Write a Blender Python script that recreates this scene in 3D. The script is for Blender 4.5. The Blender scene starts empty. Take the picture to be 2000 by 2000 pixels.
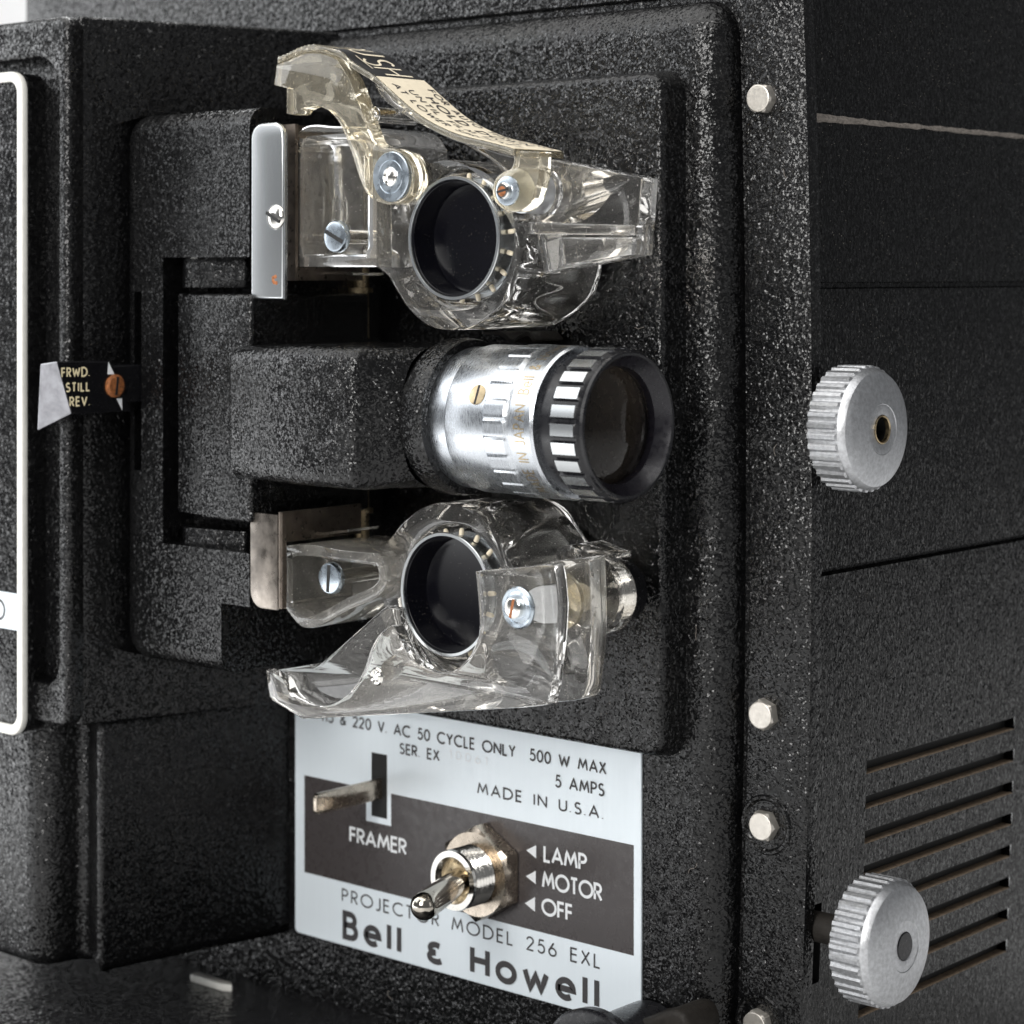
import bpy, math, random
from mathutils import Vector, Matrix
from mathutils.geometry import tessellate_polygon
random.seed(7)
PI = math.pi
sc = bpy.context.scene
sc.unit_settings.system = 'METRIC'
sc.unit_settings.scale_length = 0.01            # one unit is one centimetre
col = sc.collection

# ------------------------------------------------------------------ camera
F = 4416.0                                      # focal length in photo pixels (photo 2000 x 2000)
RT = Vector((0.7496, 0.6619, 0.0))              # camera right
DR = Vector((-0.6619, 0.7496, 0.0))             # camera forward (level)
CAM = -44.16*DR - 5.86*RT
HZ = 535.0                                      # horizon row (vertical shift of the lens)
cd = bpy.data.cameras.new('camera')
co = bpy.data.objects.new('camera', cd); col.objects.link(co)
cd.sensor_width = 36.0; cd.lens = F/2000*36.0
cd.shift_y = (HZ-1000)/2000.0
cd.clip_start = 1.0; cd.clip_end = 2000.0
cm = Matrix((RT, Vector((0, 0, 1)), -DR)).transposed().to_4x4(); cm.translation = CAM
co.matrix_world = cm
cd.dof.use_dof = True; cd.dof.focus_distance = 44.6; cd.dof.aperture_fstop = 0.23
sc.camera = co

# ------------------------------------------------------------------ world, lamps, exposure
w = bpy.data.worlds.new('World'); sc.world = w; w.use_nodes = True
bg = w.node_tree.nodes['Background']
bg.inputs['Color'].default_value = (0.95, 0.97, 1.0, 1); bg.inputs['Strength'].default_value = 0.17
MID = Vector((-7, -4, -5))
def lamp(name, direction, dist, sx, sy, radiance, color=(1, 1, 1), target=MID):
    d = Vector(direction).normalized()
    l = bpy.data.lights.new(name, 'AREA'); l.shape = 'RECTANGLE'; l.size = sx; l.size_y = sy
    l.energy = radiance*PI*sx*sy; l.color = color
    o = bpy.data.objects.new(name, l); col.objects.link(o)
    o.location = target + d*dist
    o.rotation_euler = (-d).to_track_quat('-Z', 'Y').to_euler()
    return o
lamp('softbox_side', (-0.70, -0.52, 0.52), 75, 55, 36, 2.2, (0.96, 0.98, 1.0))
lamp('softbox_side_low', (-0.66, -0.55, -0.42), 34, 40, 12, 2.6, (0.96, 0.98, 1.0))
lamp('softbox_left', (-0.97, -0.24, 0.10), 78, 40, 70, 3.2, (0.97, 0.985, 1.0))
lamp('softbox_front', (0.18, -0.9, 0.40), 70, 30, 30, 13.0, (1.0, 0.985, 0.96))
lamp('softbox_top', (-0.1, -0.25, 1.0), 65, 90, 70, 2.4, (1.0, 0.99, 0.97))
lamp('softbox_right', (0.95, 0.05, 0.25), 80, 20, 40, 0.7, (1, 1, 1))
lamp('backdrop_lamp', (0, 0, 1), 60, 60, 60, 10.0, target=Vector((-85, 60, 40)))
sc.view_settings.view_transform = 'Standard'; sc.view_settings.look = 'None'
sc.view_settings.exposure = 0.0; sc.view_settings.gamma = 1.0; sc.view_settings.use_curve_mapping = False
cy = sc.cycles
cy.max_bounces = 20; cy.transmission_bounces = 20; cy.glossy_bounces = 8; cy.diffuse_bounces = 3; cy.transparent_max_bounces = 16
cy.caustics_reflective = True; cy.caustics_refractive = True; cy.blur_glossy = 0.3
cy.sample_clamp_indirect = 6.0; cy.use_denoising = True

# ------------------------------------------------------------------ measuring helpers
def on_y(px, py, Y):
    """point of the plane Y = const seen at a photo position -> (X, Z)"""
    k = (px-1000)/F
    X = (k*(44.16+0.7496*Y) - 0.6619*Y - 5.86)/(0.7496+0.6619*k)
    return X, (HZ-py)/F*(44.16-0.6619*X+0.7496*Y)
def on_x(px, py, X):
    k = (px-1000)/F
    Y = (k*(44.16-0.6619*X) - 0.7496*X - 5.86)/(0.6619-0.7496*k)
    return Y, (HZ-py)/F*(44.16-0.6619*X+0.7496*Y)
def poly_y(pts, Y):
    r = []
    for p in pts:
        r.append(on_y(p[0], p[1], Y) + tuple(p[2:]))
    return r

# ------------------------------------------------------------------ 2D helpers
def fillet(pts, n=6):
    """rounds the corners of a polygon; a point may carry its radius as third value"""
    out = []; N = len(pts)
    for i, p in enumerate(pts):
        r = p[2] if len(p) > 2 else 0
        P = Vector(p[:2])
        if r <= 0: out.append((P.x, P.y)); continue
        A = Vector(pts[i-1][:2]); B = Vector(pts[(i+1) % N][:2])
        a = (A-P); b = (B-P); la, lb = a.length, b.length; a.normalize(); b.normalize()
        ang = a.angle(b); t = r/math.tan(ang/2); t = min(t, la*0.48, lb*0.48); r2 = t*math.tan(ang/2)
        c = P + (a+b).normalized()*(r2/math.sin(ang/2))
        s = P+a*t-c; e = P+b*t-c
        a0 = math.atan2(s.y, s.x); a1 = math.atan2(e.y, e.x); d = (a1-a0+PI) % (2*PI)-PI
        for k in range(n+1):
            q = a0+d*k/n; out.append((c.x+r2*math.cos(q), c.y+r2*math.sin(q)))
    return out
def smooth(pts, n=8, closed=True):
    """Catmull-Rom through the points; third value 1 keeps a corner sharp"""
    out = []; N = len(pts)
    sharp = [len(p) > 2 and p[2] == 1 for p in pts]
    P = [Vector(p[:2]) for p in pts]
    for i in range(N if closed else N-1):
        j = (i+1) % N
        p0, p3 = P[i-1] if (closed or i > 0) else P[i], P[(j+1) % N] if (closed or j < N-1) else P[j]
        if sharp[i]: p0 = P[i]
        if sharp[j]: p3 = P[j]
        if sharp[i] and sharp[j]: out.append(P[i][:]); continue
        for k in range(n):
            t = k/n
            q = 0.5*((2*P[i])+(P[j]-p0)*t+(2*p0-5*P[i]+4*P[j]-p3)*t*t+(3*P[i]-p0-3*P[j]+p3)*t**3)
            out.append((q.x, q.y))
    if not closed: out.append(P[-1][:])
    return out
def area2(p): return sum(p[i-1][0]*p[i][1]-p[i][0]*p[i-1][1] for i in range(len(p)))
def inset(p, d):
    if area2(p) < 0: p = p[::-1]
    if d == 0: return [tuple(x) for x in p]
    out = []; N = len(p)
    for i in range(N):
        a, b, c = Vector(p[i-1]), Vector(p[i]), Vector(p[(i+1) % N])
        e1 = (b-a).normalized() if (b-a).length > 1e-6 else Vector((1, 0)); e2 = (c-b).normalized() if (c-b).length > 1e-6 else e1
        n1 = Vector((-e1.y, e1.x)); n2 = Vector((-e2.y, e2.x)); m = n1+n2
        m = m/max(0.6, m.dot(n1)) if m.length > 1e-3 else n1
        if m.length > 1.5: m = m.normalized()*1.5
        out.append(tuple(b+m*d))
    return out
def circ(cx, cz, r, n=48): return [(cx+r*math.cos(2*PI*i/n), cz+r*math.sin(2*PI*i/n)) for i in range(n)]
def rrect(x0, x1, z0, z1, r, n=8, m=20):
    r = max(r, 0.004); out = []
    cs = [(x1-r, z0+r, -PI/2), (x1-r, z1-r, 0), (x0+r, z1-r, PI/2), (x0+r, z0+r, PI)]
    for i, (cx, cz, a) in enumerate(cs):
        arc = [(cx+r*math.cos(a+PI/2*k/n), cz+r*math.sin(a+PI/2*k/n)) for k in range(n+1)]
        out += arc
        nx = cs[(i+1) % 4]; e = (nx[0]+r*math.cos(nx[2]), nx[1]+r*math.sin(nx[2])); s = arc[-1]
        for k in range(1, m): out.append((s[0]+(e[0]-s[0])*k/m, s[1]+(e[1]-s[1])*k/m))
    return out

# ------------------------------------------------------------------ mesh builder
class MB:
    def __init__(s): s.v = []; s.f = []; s.m = []; s.flat = set()
    def add(s, vs, fs, mi=0):
        o = len(s.v); s.v += [tuple(q) for q in vs]
        for f in fs: s.f.append([o+i for i in f]); s.m.append(mi)
    def loft(s, loops, cap0=False, cap1=False, mi=0, closed=True):
        n = len(loops[0]); vs = [p for l in loops for p in l]; fs = []
        for a in range(len(loops)-1):
            for i in range(n if closed else n-1):
                j = (i+1) % n; fs.append([a*n+i, a*n+j, (a+1)*n+j, (a+1)*n+i])
        if cap0: fs.append(list(range(n))[::-1])
        if cap1: fs.append([(len(loops)-1)*n+i for i in range(n)])
        s.add(vs, fs, mi)
    def lathe(s, prof, o, axis, n=48, mi=0, cap0=True, cap1=True):
        """prof: (distance along the axis, radius)"""
        o = Vector(o); ax = Vector(axis).normalized(); u = ax.orthogonal().normalized()
        if abs(ax.z) < 0.9: u = (Vector((0, 0, 1))-ax*ax.z).normalized()
        v = ax.cross(u)
        loops = [[o+ax*a+(u*math.cos(2*PI*i/n)+v*math.sin(2*PI*i/n))*max(r, 1e-4) for i in range(n)] for a, r in prof]
        s.loft(loops, cap0, cap1, mi)
    def box(s, x0, x1, y0, y1, z0, z1, mi=0):
        s.add([(x, y, z) for z in (z0, z1) for x, y in ((x0, y0), (x1, y0), (x1, y1), (x0, y1))],
              [[3, 2, 1, 0], [4, 5, 6, 7], [0, 1, 5, 4], [1, 2, 6, 5], [2, 3, 7, 6], [3, 0, 4, 7]], mi)
    def slab(s, outlines, d0, d1, bevel=0.0, frame='Y', res=2, mi=0):
        """outline(s), the first one outer and the rest holes, extruded from d0 to d1 along Y (outline in XZ) or Z (outline in XY), edges rounded"""
        if outlines and not hasattr(outlines[0][0], '__len__'): outlines = [outlines]
        put = (lambda p, d: (p[0], d, p[1])) if frame == 'Y' else (lambda p, d: (p[0], p[1], d))
        if d0 > d1: d0, d1 = d1, d0
        caps = ([], [])
        for k, ol in enumerate(outlines):
            q = []
            for p in ol:
                p = tuple(p[:2])
                if not q or math.hypot(p[0]-q[-1][0], p[1]-q[-1][1]) > 2e-3: q.append(p)
            if math.hypot(q[0][0]-q[-1][0], q[0][1]-q[-1][1]) < 2e-3: q.pop()
            if area2(q) < 0: q = q[::-1]
            sg = 1 if k == 0 else -1
            prof = [(0, bevel)] if bevel <= 0 else [(bevel*(1-math.cos(a)), bevel*(1-math.sin(a))) for a in [PI/2*t/res for t in range(res+1)]]
            if bevel <= 0: prof = [(0, 0)]
            L = []
            for o, e in reversed(prof): L.append([put(p, d0+e) for p in inset(q, sg*o)])
            for o, e in prof: L.append([put(p, d1-e) for p in inset(q, sg*o)])
            s.loft(L, mi=mi)
            top = inset(q, sg*prof[-1][0]); caps[0].append([Vector(put(p, d0)) for p in top]); caps[1].append([Vector(put(p, d1)) for p in top])
        for c in caps:
            tri = tessellate_polygon(c); vs = [v for l in c for v in l]
            n0 = len(s.f); s.add(vs, [list(t) for t in tri], mi); s.flat.update(range(n0, len(s.f)))
    def tube(s, pts, r, n=12, mi=0):
        P = [Vector(p) for p in pts]; loops = []
        for i, p in enumerate(P):
            d = (P[min(i+1, len(P)-1)]-P[max(i-1, 0)]).normalized(); u = d.orthogonal().normalized(); v = d.cross(u)
            rr = r[i] if hasattr(r, '__len__') else r
            loops.append([p+(u*math.cos(2*PI*k/n)+v*math.sin(2*PI*k/n))*rr for k in range(n)])
        s.loft(loops, True, True, mi)
    def build(s, name, mats, parent=None, angle=32, weld=True):
        me = bpy.data.meshes.new(name); me.from_pydata(s.v, [], s.f)
        if not isinstance(mats, (list, tuple)): mats = [mats]
        for m in mats: me.materials.append(m)
        for i, p in enumerate(me.polygons): p.material_index = s.m[i]; p.use_smooth = i not in s.flat
        import bmesh
        bm = bmesh.new(); bm.from_mesh(me)
        if weld: bmesh.ops.remove_doubles(bm, verts=bm.verts, dist=1e-4)
        bmesh.ops.recalc_face_normals(bm, faces=bm.faces)
        bm.to_mesh(me); bm.free()
        me.set_sharp_from_angle(angle=math.radians(angle))
        o = bpy.data.objects.new(name, me); col.objects.link(o)
        if parent:
            o.parent = parent
            if parent.type == 'EMPTY': o.location = -parent.location
        return o

def cut(o, mb):
    """takes the builder's solid out of the object"""
    c = mb.build('cutter', [], None); c.location = o.matrix_local.translation*0
    md = o.modifiers.new('cut', 'BOOLEAN'); md.operation = 'DIFFERENCE'; md.object = c; md.solver = 'EXACT'
    loc = o.location.copy(); par = o.parent; o.parent = None; o.location = (0, 0, 0)
    dg = bpy.context.evaluated_depsgraph_get(); dg.update()
    me = bpy.data.meshes.new_from_object(o.evaluated_get(dg)); o.modifiers.clear()
    me.set_sharp_from_angle(angle=math.radians(28)); o.data = me; me.name = o.name; o.parent = par; o.location = loc
    bpy.data.objects.remove(c)
# ------------------------------------------------------------------ materials
def new_mat(name):
    m = bpy.data.materials.new(name); m.use_nodes = True
    nt = m.node_tree; return m, nt, nt.nodes['Principled BSDF']
def nd(nt, t, **kw):
    n = nt.nodes.new(t)
    for k, v in kw.items():
        if k in n.inputs: n.inputs[k].default_value = v
        else: setattr(n, k, v)
    return n
def coords(nt, scale=(1, 1, 1)):
    t = nd(nt, 'ShaderNodeTexCoord'); mp = nd(nt, 'ShaderNodeMapping'); mp.inputs['Scale'].default_value = scale
    nt.links.new(t.outputs['Object'], mp.inputs['Vector']); return mp.outputs['Vector']
def noise(nt, vec, scale, detail=2, rough=0.5, dist=0):
    n = nd(nt, 'ShaderNodeTexNoise', Scale=scale, Detail=detail, Roughness=rough, Distortion=dist)
    nt.links.new(vec, n.inputs['Vector']); return n.outputs['Fac']
def ramp(nt, val, stops):
    r = nd(nt, 'ShaderNodeValToRGB'); cr = r.color_ramp
    while len(cr.elements) < len(stops): cr.elements.new(0.5)
    for e, (p, c) in zip(cr.elements, stops):
        e.position = p; e.color = (c, c, c, 1) if not hasattr(c, '__len__') else (*c, 1)
    nt.links.new(val, r.inputs['Fac']); return r.outputs['Color']
def bump(nt, bs, h, strength, dist, prev=None):
    b = nd(nt, 'ShaderNodeBump', Strength=strength, Distance=dist); nt.links.new(h, b.inputs['Height'])
    if prev: nt.links.new(prev, b.inputs['Normal'])
    nt.links.new(b.outputs['Normal'], bs.inputs['Normal']); return b.outputs['Normal']
def dust_color(nt, bs, vec, base, dcol, scale, thr):
    """tiny pale specks: dust, and on the side shell painted glints too"""
    v = nd(nt, 'ShaderNodeTexVoronoi', Scale=scale); v.inputs['Randomness'].default_value = 1
    nt.links.new(vec, v.inputs['Vector'])
    big = noise(nt, vec, scale*0.13, 2)
    sub = nd(nt, 'ShaderNodeMath', operation='MULTIPLY_ADD'); nt.links.new(big, sub.inputs[0]); sub.inputs[1].default_value = -thr*1.6
    nt.links.new(v.outputs['Distance'], sub.inputs[2])
    f = ramp(nt, sub.outputs[0], [(0.0, 1.0), (0.02, 0.0)])
    mx = nd(nt, 'ShaderNodeMix', data_type='RGBA'); nt.links.new(f, mx.inputs['Factor'])
    mx.inputs['A'].default_value = (*base, 1); mx.inputs['B'].default_value = (*dcol, 1)
    nt.links.new(mx.outputs['Result'], bs.inputs['Base Color'])

def wrinkle(name, base=0.003, rough=0.21, s1=27.0, amp=0.60, stretch=(1, 1, 1), dust=0.0, spec=0.44, bmp=0.028):
    """crinkle-finish paint: small warped flakes, each lying at its own tilt, over shallow clumps"""
    m, nt, bs = new_mat(name)
    v = coords(nt, stretch)
    bs.inputs['Base Color'].default_value = (base, base, base*1.08, 1)
    r = ramp(nt, noise(nt, v, 1.6, 2), [(0.3, rough-0.04), (0.7, rough+0.08)])
    nt.links.new(r, bs.inputs['Roughness'])
    bs.inputs['Specular IOR Level'].default_value = spec
    wn = nd(nt, 'ShaderNodeTexNoise', Scale=s1*0.8, Detail=1.0); nt.links.new(v, wn.inputs['Vector'])
    wv = nd(nt, 'ShaderNodeVectorMath', operation='MULTIPLY_ADD'); nt.links.new(wn.outputs['Color'], wv.inputs[0])
    wv.inputs[1].default_value = (1.6/s1,)*3; nt.links.new(v, wv.inputs[2])
    vo = nd(nt, 'ShaderNodeTexVoronoi', Scale=s1); nt.links.new(wv.outputs[0], vo.inputs['Vector'])
    sb = nd(nt, 'ShaderNodeVectorMath', operation='SUBTRACT'); nt.links.new(vo.outputs['Color'], sb.inputs[0]); sb.inputs[1].default_value = (.5, .5, .5)
    cl = ramp(nt, noise(nt, v, s1*0.22, 2), [(0.35, 0.45), (0.65, 1.0)])
    am = nd(nt, 'ShaderNodeMath', operation='MULTIPLY'); nt.links.new(cl, am.inputs[0]); am.inputs[1].default_value = amp
    sl = nd(nt, 'ShaderNodeVectorMath', operation='SCALE'); nt.links.new(sb.outputs[0], sl.inputs[0]); nt.links.new(am.outputs[0], sl.inputs['Scale'])
    n0 = bump(nt, bs, noise(nt, v, s1*0.3, 1, 0.5, 0.3), 1.0, bmp)
    ad = nd(nt, 'ShaderNodeVectorMath', operation='ADD'); nt.links.new(n0, ad.inputs[0]); nt.links.new(sl.outputs[0], ad.inputs[1])
    no = nd(nt, 'ShaderNodeVectorMath', operation='NORMALIZE'); nt.links.new(ad.outputs[0], no.inputs[0])
    nt.links.new(no.outputs[0], bs.inputs['Normal'])
    if dust: dust_color(nt, bs, coords(nt), (base, base, base*1.08), (0.22, 0.2, 0.17), 9.0, dust)
    return m
M_WR = wrinkle('black_wrinkle_paint', dust=0.035)
M_WF = wrinkle('black_fine_wrinkle_paint', s1=29, amp=0.66)
M_WALL = wrinkle('black_speckled_shell', s1=36, amp=0.48, stretch=(1, 1, 0.6), base=0.002, spec=0.28, rough=0.18, dust=0.085, bmp=0.012)  # pale specks paint in the shell's sparse glints along with dust
def plain(name, colr, rough, metal=0.0, spec=0.5, nscale=0, nstr=0.2, cvar=0.0, aniso=None, coat=0.0):
    m, nt, bs = new_mat(name)
    bs.inputs['Base Color'].default_value = (*colr, 1); bs.inputs['Roughness'].default_value = rough
    bs.inputs['Metallic'].default_value = metal; bs.inputs['Specular IOR Level'].default_value = spec
    bs.inputs['Coat Weight'].default_value = coat
    v = coords(nt, aniso or (1, 1, 1))
    if cvar:
        n = noise(nt, v, nscale or 3, 4, 0.6)
        c = ramp(nt, n, [(0.3, tuple(x*(1-cvar) for x in colr)), (0.65, colr)])
        nt.links.new(c, bs.inputs['Base Color'])
    if nscale:
        n2 = noise(nt, v, nscale*2.5, 3, 0.6)
        r = ramp(nt, n2, [(0.3, max(rough-0.08, 0.02)), (0.7, rough+0.12)]); nt.links.new(r, bs.inputs['Roughness'])
        bump(nt, bs, n2, nstr, 0.01)
    return m
M_BLK = plain('matt_black', (0.006, 0.006, 0.006), 0.6)
M_BGL = plain('gloss_black', (0.005, 0.005, 0.006), 0.18, spec=0.35, nscale=4, nstr=0.02)
M_SAT = plain('satin_black', (0.006, 0.006, 0.008), 0.28, nscale=3, nstr=0.03)
M_BROWN = plain('brown_black_plastic', (0.020, 0.017, 0.014), 0.6, spec=0.3, nscale=9, nstr=0.6, cvar=0.4)
M_CHR = plain('bright_nickel', (0.78, 0.76, 0.72), 0.12, 1.0, nscale=6, nstr=0.03)
M_WARM = plain('warm_nickel', (0.62, 0.54, 0.45), 0.22, 1.0, nscale=3, nstr=0.05, cvar=0.35)
M_STEEL = plain('zinc_steel', (0.56, 0.63, 0.70), 0.25, 1.0, nscale=1.5, nstr=0.0, cvar=0.15)
M_STRIP = plain('satin_steel_strip', (0.58, 0.60, 0.61), 0.27, 1.0)
M_BRU = plain('brushed_aluminium', (0.62, 0.65, 0.69), 0.25, 1.0, nscale=6, nstr=0.09, aniso=(9, 0.6, 0.6), cvar=0.12)
M_ALU = plain('worn_aluminium', (0.60, 0.61, 0.63), 0.36, 0.9, nscale=12, nstr=0.4, cvar=0.3)
M_BOLT = plain('cadmium_bolt', (0.70, 0.66, 0.60), 0.38, 0.8, nscale=7, nstr=0.2, cvar=0.12)
M_PLATE = plain('silver_label', (0.78, 0.85, 0.90), 0.38, 0.12, nscale=2, nstr=0.0, aniso=(8, 8, 0.3), cvar=0.02)
M_BAND = plain('dark_label_band', (0.050, 0.043, 0.043), 0.28, nscale=2, nstr=0.01)
M_INK = plain('dark_ink', (0.045, 0.042, 0.044), 0.5)
M_WHT = plain('white_ink', (0.78, 0.80, 0.82), 0.5)
M_CRM = plain('cream_ink', (0.78, 0.68, 0.44), 0.5)
M_FRM = plain('white_frame_paint', (0.80, 0.79, 0.74), 0.45, nscale=5, nstr=0.08, cvar=0.12)
M_STK = plain('cream_sticker', (0.86, 0.76, 0.58), 0.5, nscale=5, nstr=0.05, cvar=0.08)
M_RUST = plain('rusty_copper', (0.42, 0.15, 0.05), 0.55, 0.4, nscale=14, nstr=0.6, cvar=0.7)
M_ROL = plain('turned_aluminium', (0.62, 0.64, 0.67), 0.40, 0.9, nscale=9, nstr=0.15, cvar=0.15)
M_DARKN = plain('tarnished_nickel', (0.20, 0.165, 0.135), 0.32, 0.8, nscale=3, nstr=0.05, cvar=0.5)
M_BRASS = plain('aged_brass', (0.55, 0.44, 0.28), 0.3, 1.0, nscale=6, nstr=0.1, cvar=0.4)
M_DUST = plain('tan_dust', (0.34, 0.25, 0.17), 0.9, nscale=8, nstr=0.8, cvar=0.5)
M_FUZZ = plain('grey_dust', (0.30, 0.265, 0.235), 0.95, nscale=14, nstr=1.0, cvar=0.6)
M_TABLE = plain('white_table', (0.8, 0.8, 0.8), 0.5)
M_DROP = plain('white_backdrop', (0.88, 0.88, 0.88), 0.8)
M_GREY = plain('grey_plastic_face', (0.40, 0.40, 0.43), 0.38, 0.5, nscale=4, nstr=0.15, cvar=0.35)
def dusty_black(name, rough=0.16):
    m, nt, bs = new_mat(name); bs.inputs['Specular IOR Level'].default_value = 0.25
    bs.inputs['Roughness'].default_value = rough
    dust_color(nt, bs, coords(nt), (0.004, 0.004, 0.006), (0.30, 0.28, 0.25), 15.0, 0.06)
    return m
M_HUB = dusty_black('dusty_gloss_black')
def glass(name, colr, rough=0.01, ior=1.49, haze=0.018):
    """clear plastic; whitish haze paints in the light caught inside, with smears and dust"""
    m, nt, bs = new_mat(name)
    bs.inputs['Roughness'].default_value = rough; bs.inputs['IOR'].default_value = ior
    bs.inputs['Base Color'].default_value = (*colr, 1)
    v = coords(nt)
    if haze:
        sm = ramp(nt, noise(nt, v, 3.5, 4, 0.65, 0.6), [(0.35, 1-haze*0.7), (0.8, 1-haze*1.6)])
        vo = nd(nt, 'ShaderNodeTexVoronoi', Scale=9.0); nt.links.new(v, vo.inputs['Vector'])
        sp = ramp(nt, vo.outputs['Distance'], [(0.07, 0.35), (0.10, 1.0)])
        mu = nd(nt, 'ShaderNodeMath', operation='MULTIPLY'); nt.links.new(sm, mu.inputs[0]); nt.links.new(sp, mu.inputs[1])
        nt.links.new(mu.outputs[0], bs.inputs['Transmission Weight'])
    else: bs.inputs['Transmission Weight'].default_value = 1.0
    return m
M_CLR = glass('clear_acrylic', (0.985, 0.965, 0.93))
M_YEL = glass('yellowed_acrylic', (0.97, 0.90, 0.74), 0.02, haze=0.07)
M_MILK = glass('lit_rim_acrylic', (0.97, 0.94, 0.88), 0.02, haze=0.09)  # stronger haze paints the bright reflections of the mount rim into the plastic
M_LENS = glass('coated_lens_glass', (0.80, 0.62, 0.45), 0.0, 1.38, 0)  # amber tint puts the brown reflections into the glass colour

# ------------------------------------------------------------------ lettering: round-topped single-stroke capitals
def arc(cx, cy, rx, ry, a0, a1, n=14):
    return [(cx+rx*math.cos(math.radians(a0+(a1-a0)*i/n)), cy+ry*math.sin(math.radians(a0+(a1-a0)*i/n))) for i in range(n+1)]
G = {
 'A': (.74, [[(0, 0), (.37, 1), (.74, 0)], [(.13, .33), (.61, .33)]]),
 'B': (.52, [[(.28, 0), (0, 0), (0, 1), (.25, 1)] + arc(.25, .765, .21, .235, 90, -90, 8) + [(0, .53)], [(.25, .53)] + arc(.28, .265, .24, .265, 90, -90, 8)]),
 'C': (.80, [arc(.5, .5, .5, .5, 50, 310, 20)]),
 'D': (.74, [[(.24, 0), (0, 0), (0, 1), (.24, 1)] + arc(.24, .5, .5, .5, 90, -90, 14)]),
 'E': (.44, [[(.44, 0), (0, 0), (0, 1), (.44, 1)], [(0, .53), (.42, .53)]]),
 'F': (.42, [[(0, 0), (0, 1), (.42, 1)], [(0, .53), (.40, .53)]]),
 'G': (.95, [arc(.5, .5, .5, .5, 48, 360, 22) + [(.55, .5)]]),
 'H': (.62, [[(0, 0), (0, 1)], [(.62, 0), (.62, 1)], [(0, .53), (.62, .53)]]),
 'I': (.02, [[(.01, 0), (.01, 1)]]),
 'J': (.30, [[(.30, 1), (.30, .2)] + arc(.12, .2, .18, .22, 0, -140, 8)]),
 'K': (.55, [[(0, 0), (0, 1)], [(.5, 1), (.02, .5), (.55, 0)]]),
 'L': (.40, [[(0, 1), (0, 0), (.40, 0)]]),
 'M': (.88, [[(0, 0), (.15, 1), (.44, .22), (.73, 1), (.88, 0)]]),
 'N': (.68, [[(0, 0), (0, 1), (.68, 0), (.68, 1)]]),
 'O': (1.0, [arc(.5, .5, .5, .5, 90, 450, 28)]),
 'P': (.48, [[(0, 0), (0, 1), (.22, 1)] + arc(.22, .74, .26, .26, 90, -90, 8) + [(0, .48)]]),
 'R': (.50, [[(0, 0), (0, 1), (.22, 1)] + arc(.22, .74, .26, .26, 90, -90, 8) + [(0, .48)], [(.20, .48), (.50, 0)]]),
 'S': (.48, [arc(.25, .76, .21, .24, 35, 255, 10) + arc(.24, .26, .24, .26, 75, -145, 12)]),
 'T': (.50, [[(.25, 0), (.25, 1)], [(0, 1), (.50, 1)]]),
 'U': (.58, [[(0, 1), (0, .3)] + arc(.29, .3, .29, .3, 180, 360, 12) + [(.58, 1)]]),
 'V': (.66, [[(0, 1), (.33, 0), (.66, 1)]]),
 'W': (1.0, [[(0, 1), (.26, 0), (.5, .85), (.74, 0), (1.0, 1)]]),
 'X': (.60, [[(0, 0), (.56, 1)], [(.03, 1), (.60, 0)]]),
 'Y': (.60, [[(0, 1), (.30, .48), (.60, 1)], [(.30, .48), (.30, 0)]]),
 '0': (.54, [arc(.27, .5, .27, .5, 90, 450, 24)]),
 '1': (.22, [[(0, .78), (.22, 1), (.22, 0)]]),
 '2': (.50, [arc(.25, .74, .24, .26, 170, -35, 12) + [(.0, 0), (.50, 0)]]),
 '5': (.50, [[(.46, 1), (.14, 1), (.06, .55)] + arc(.24, .32, .26, .32, 110, -150, 14)]),
 '6': (.54, [arc(.27, .29, .27, .29, 90, 450, 20), [(.03, .42), (.36, 1)]]),
 '&': (.62, [smooth([(.62, 0, 1), (.18, .60), (.13, .76), (.17, .92), (.29, 1), (.40, .92), (.42, .78), (.34, .64), (.12, .44), (.03, .26), (.08, .08), (.22, 0), (.38, .06), (.52, .22), (.60, .42, 1)], 3, False)]),
 '.': (.03, [[(0, .0), (0, .07)]]),
 'e': (.62, [[(.02, .34), (.61, .34)] + arc(.31, .34, .30, .34, 0, 310, 18)]),
 'l': (.02, [[(.01, 0), (.01, 1)]]),
 'o': (.66, [arc(.33, .34, .33, .34, 90, 450, 22)]),
 'w': (.84, [[(0, .68), (.21, 0), (.42, .56), (.63, 0), (.84, .68)]]),
 'E3': (.56, [arc(.30, .53, .24, .17, 50, 270, 12), arc(.30, .18, .28, .18, 90, 325, 14)]),
 ' ': (.42, []),
}
def layout(txt, track):
    x = 0; out = []
    for ch in txt:
        wd, st = G['E3' if ch == '~' else ch]
        out += [[(x+px, py) for px, py in s] for s in st]
        x += wd+track
    return out, x-track
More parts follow.
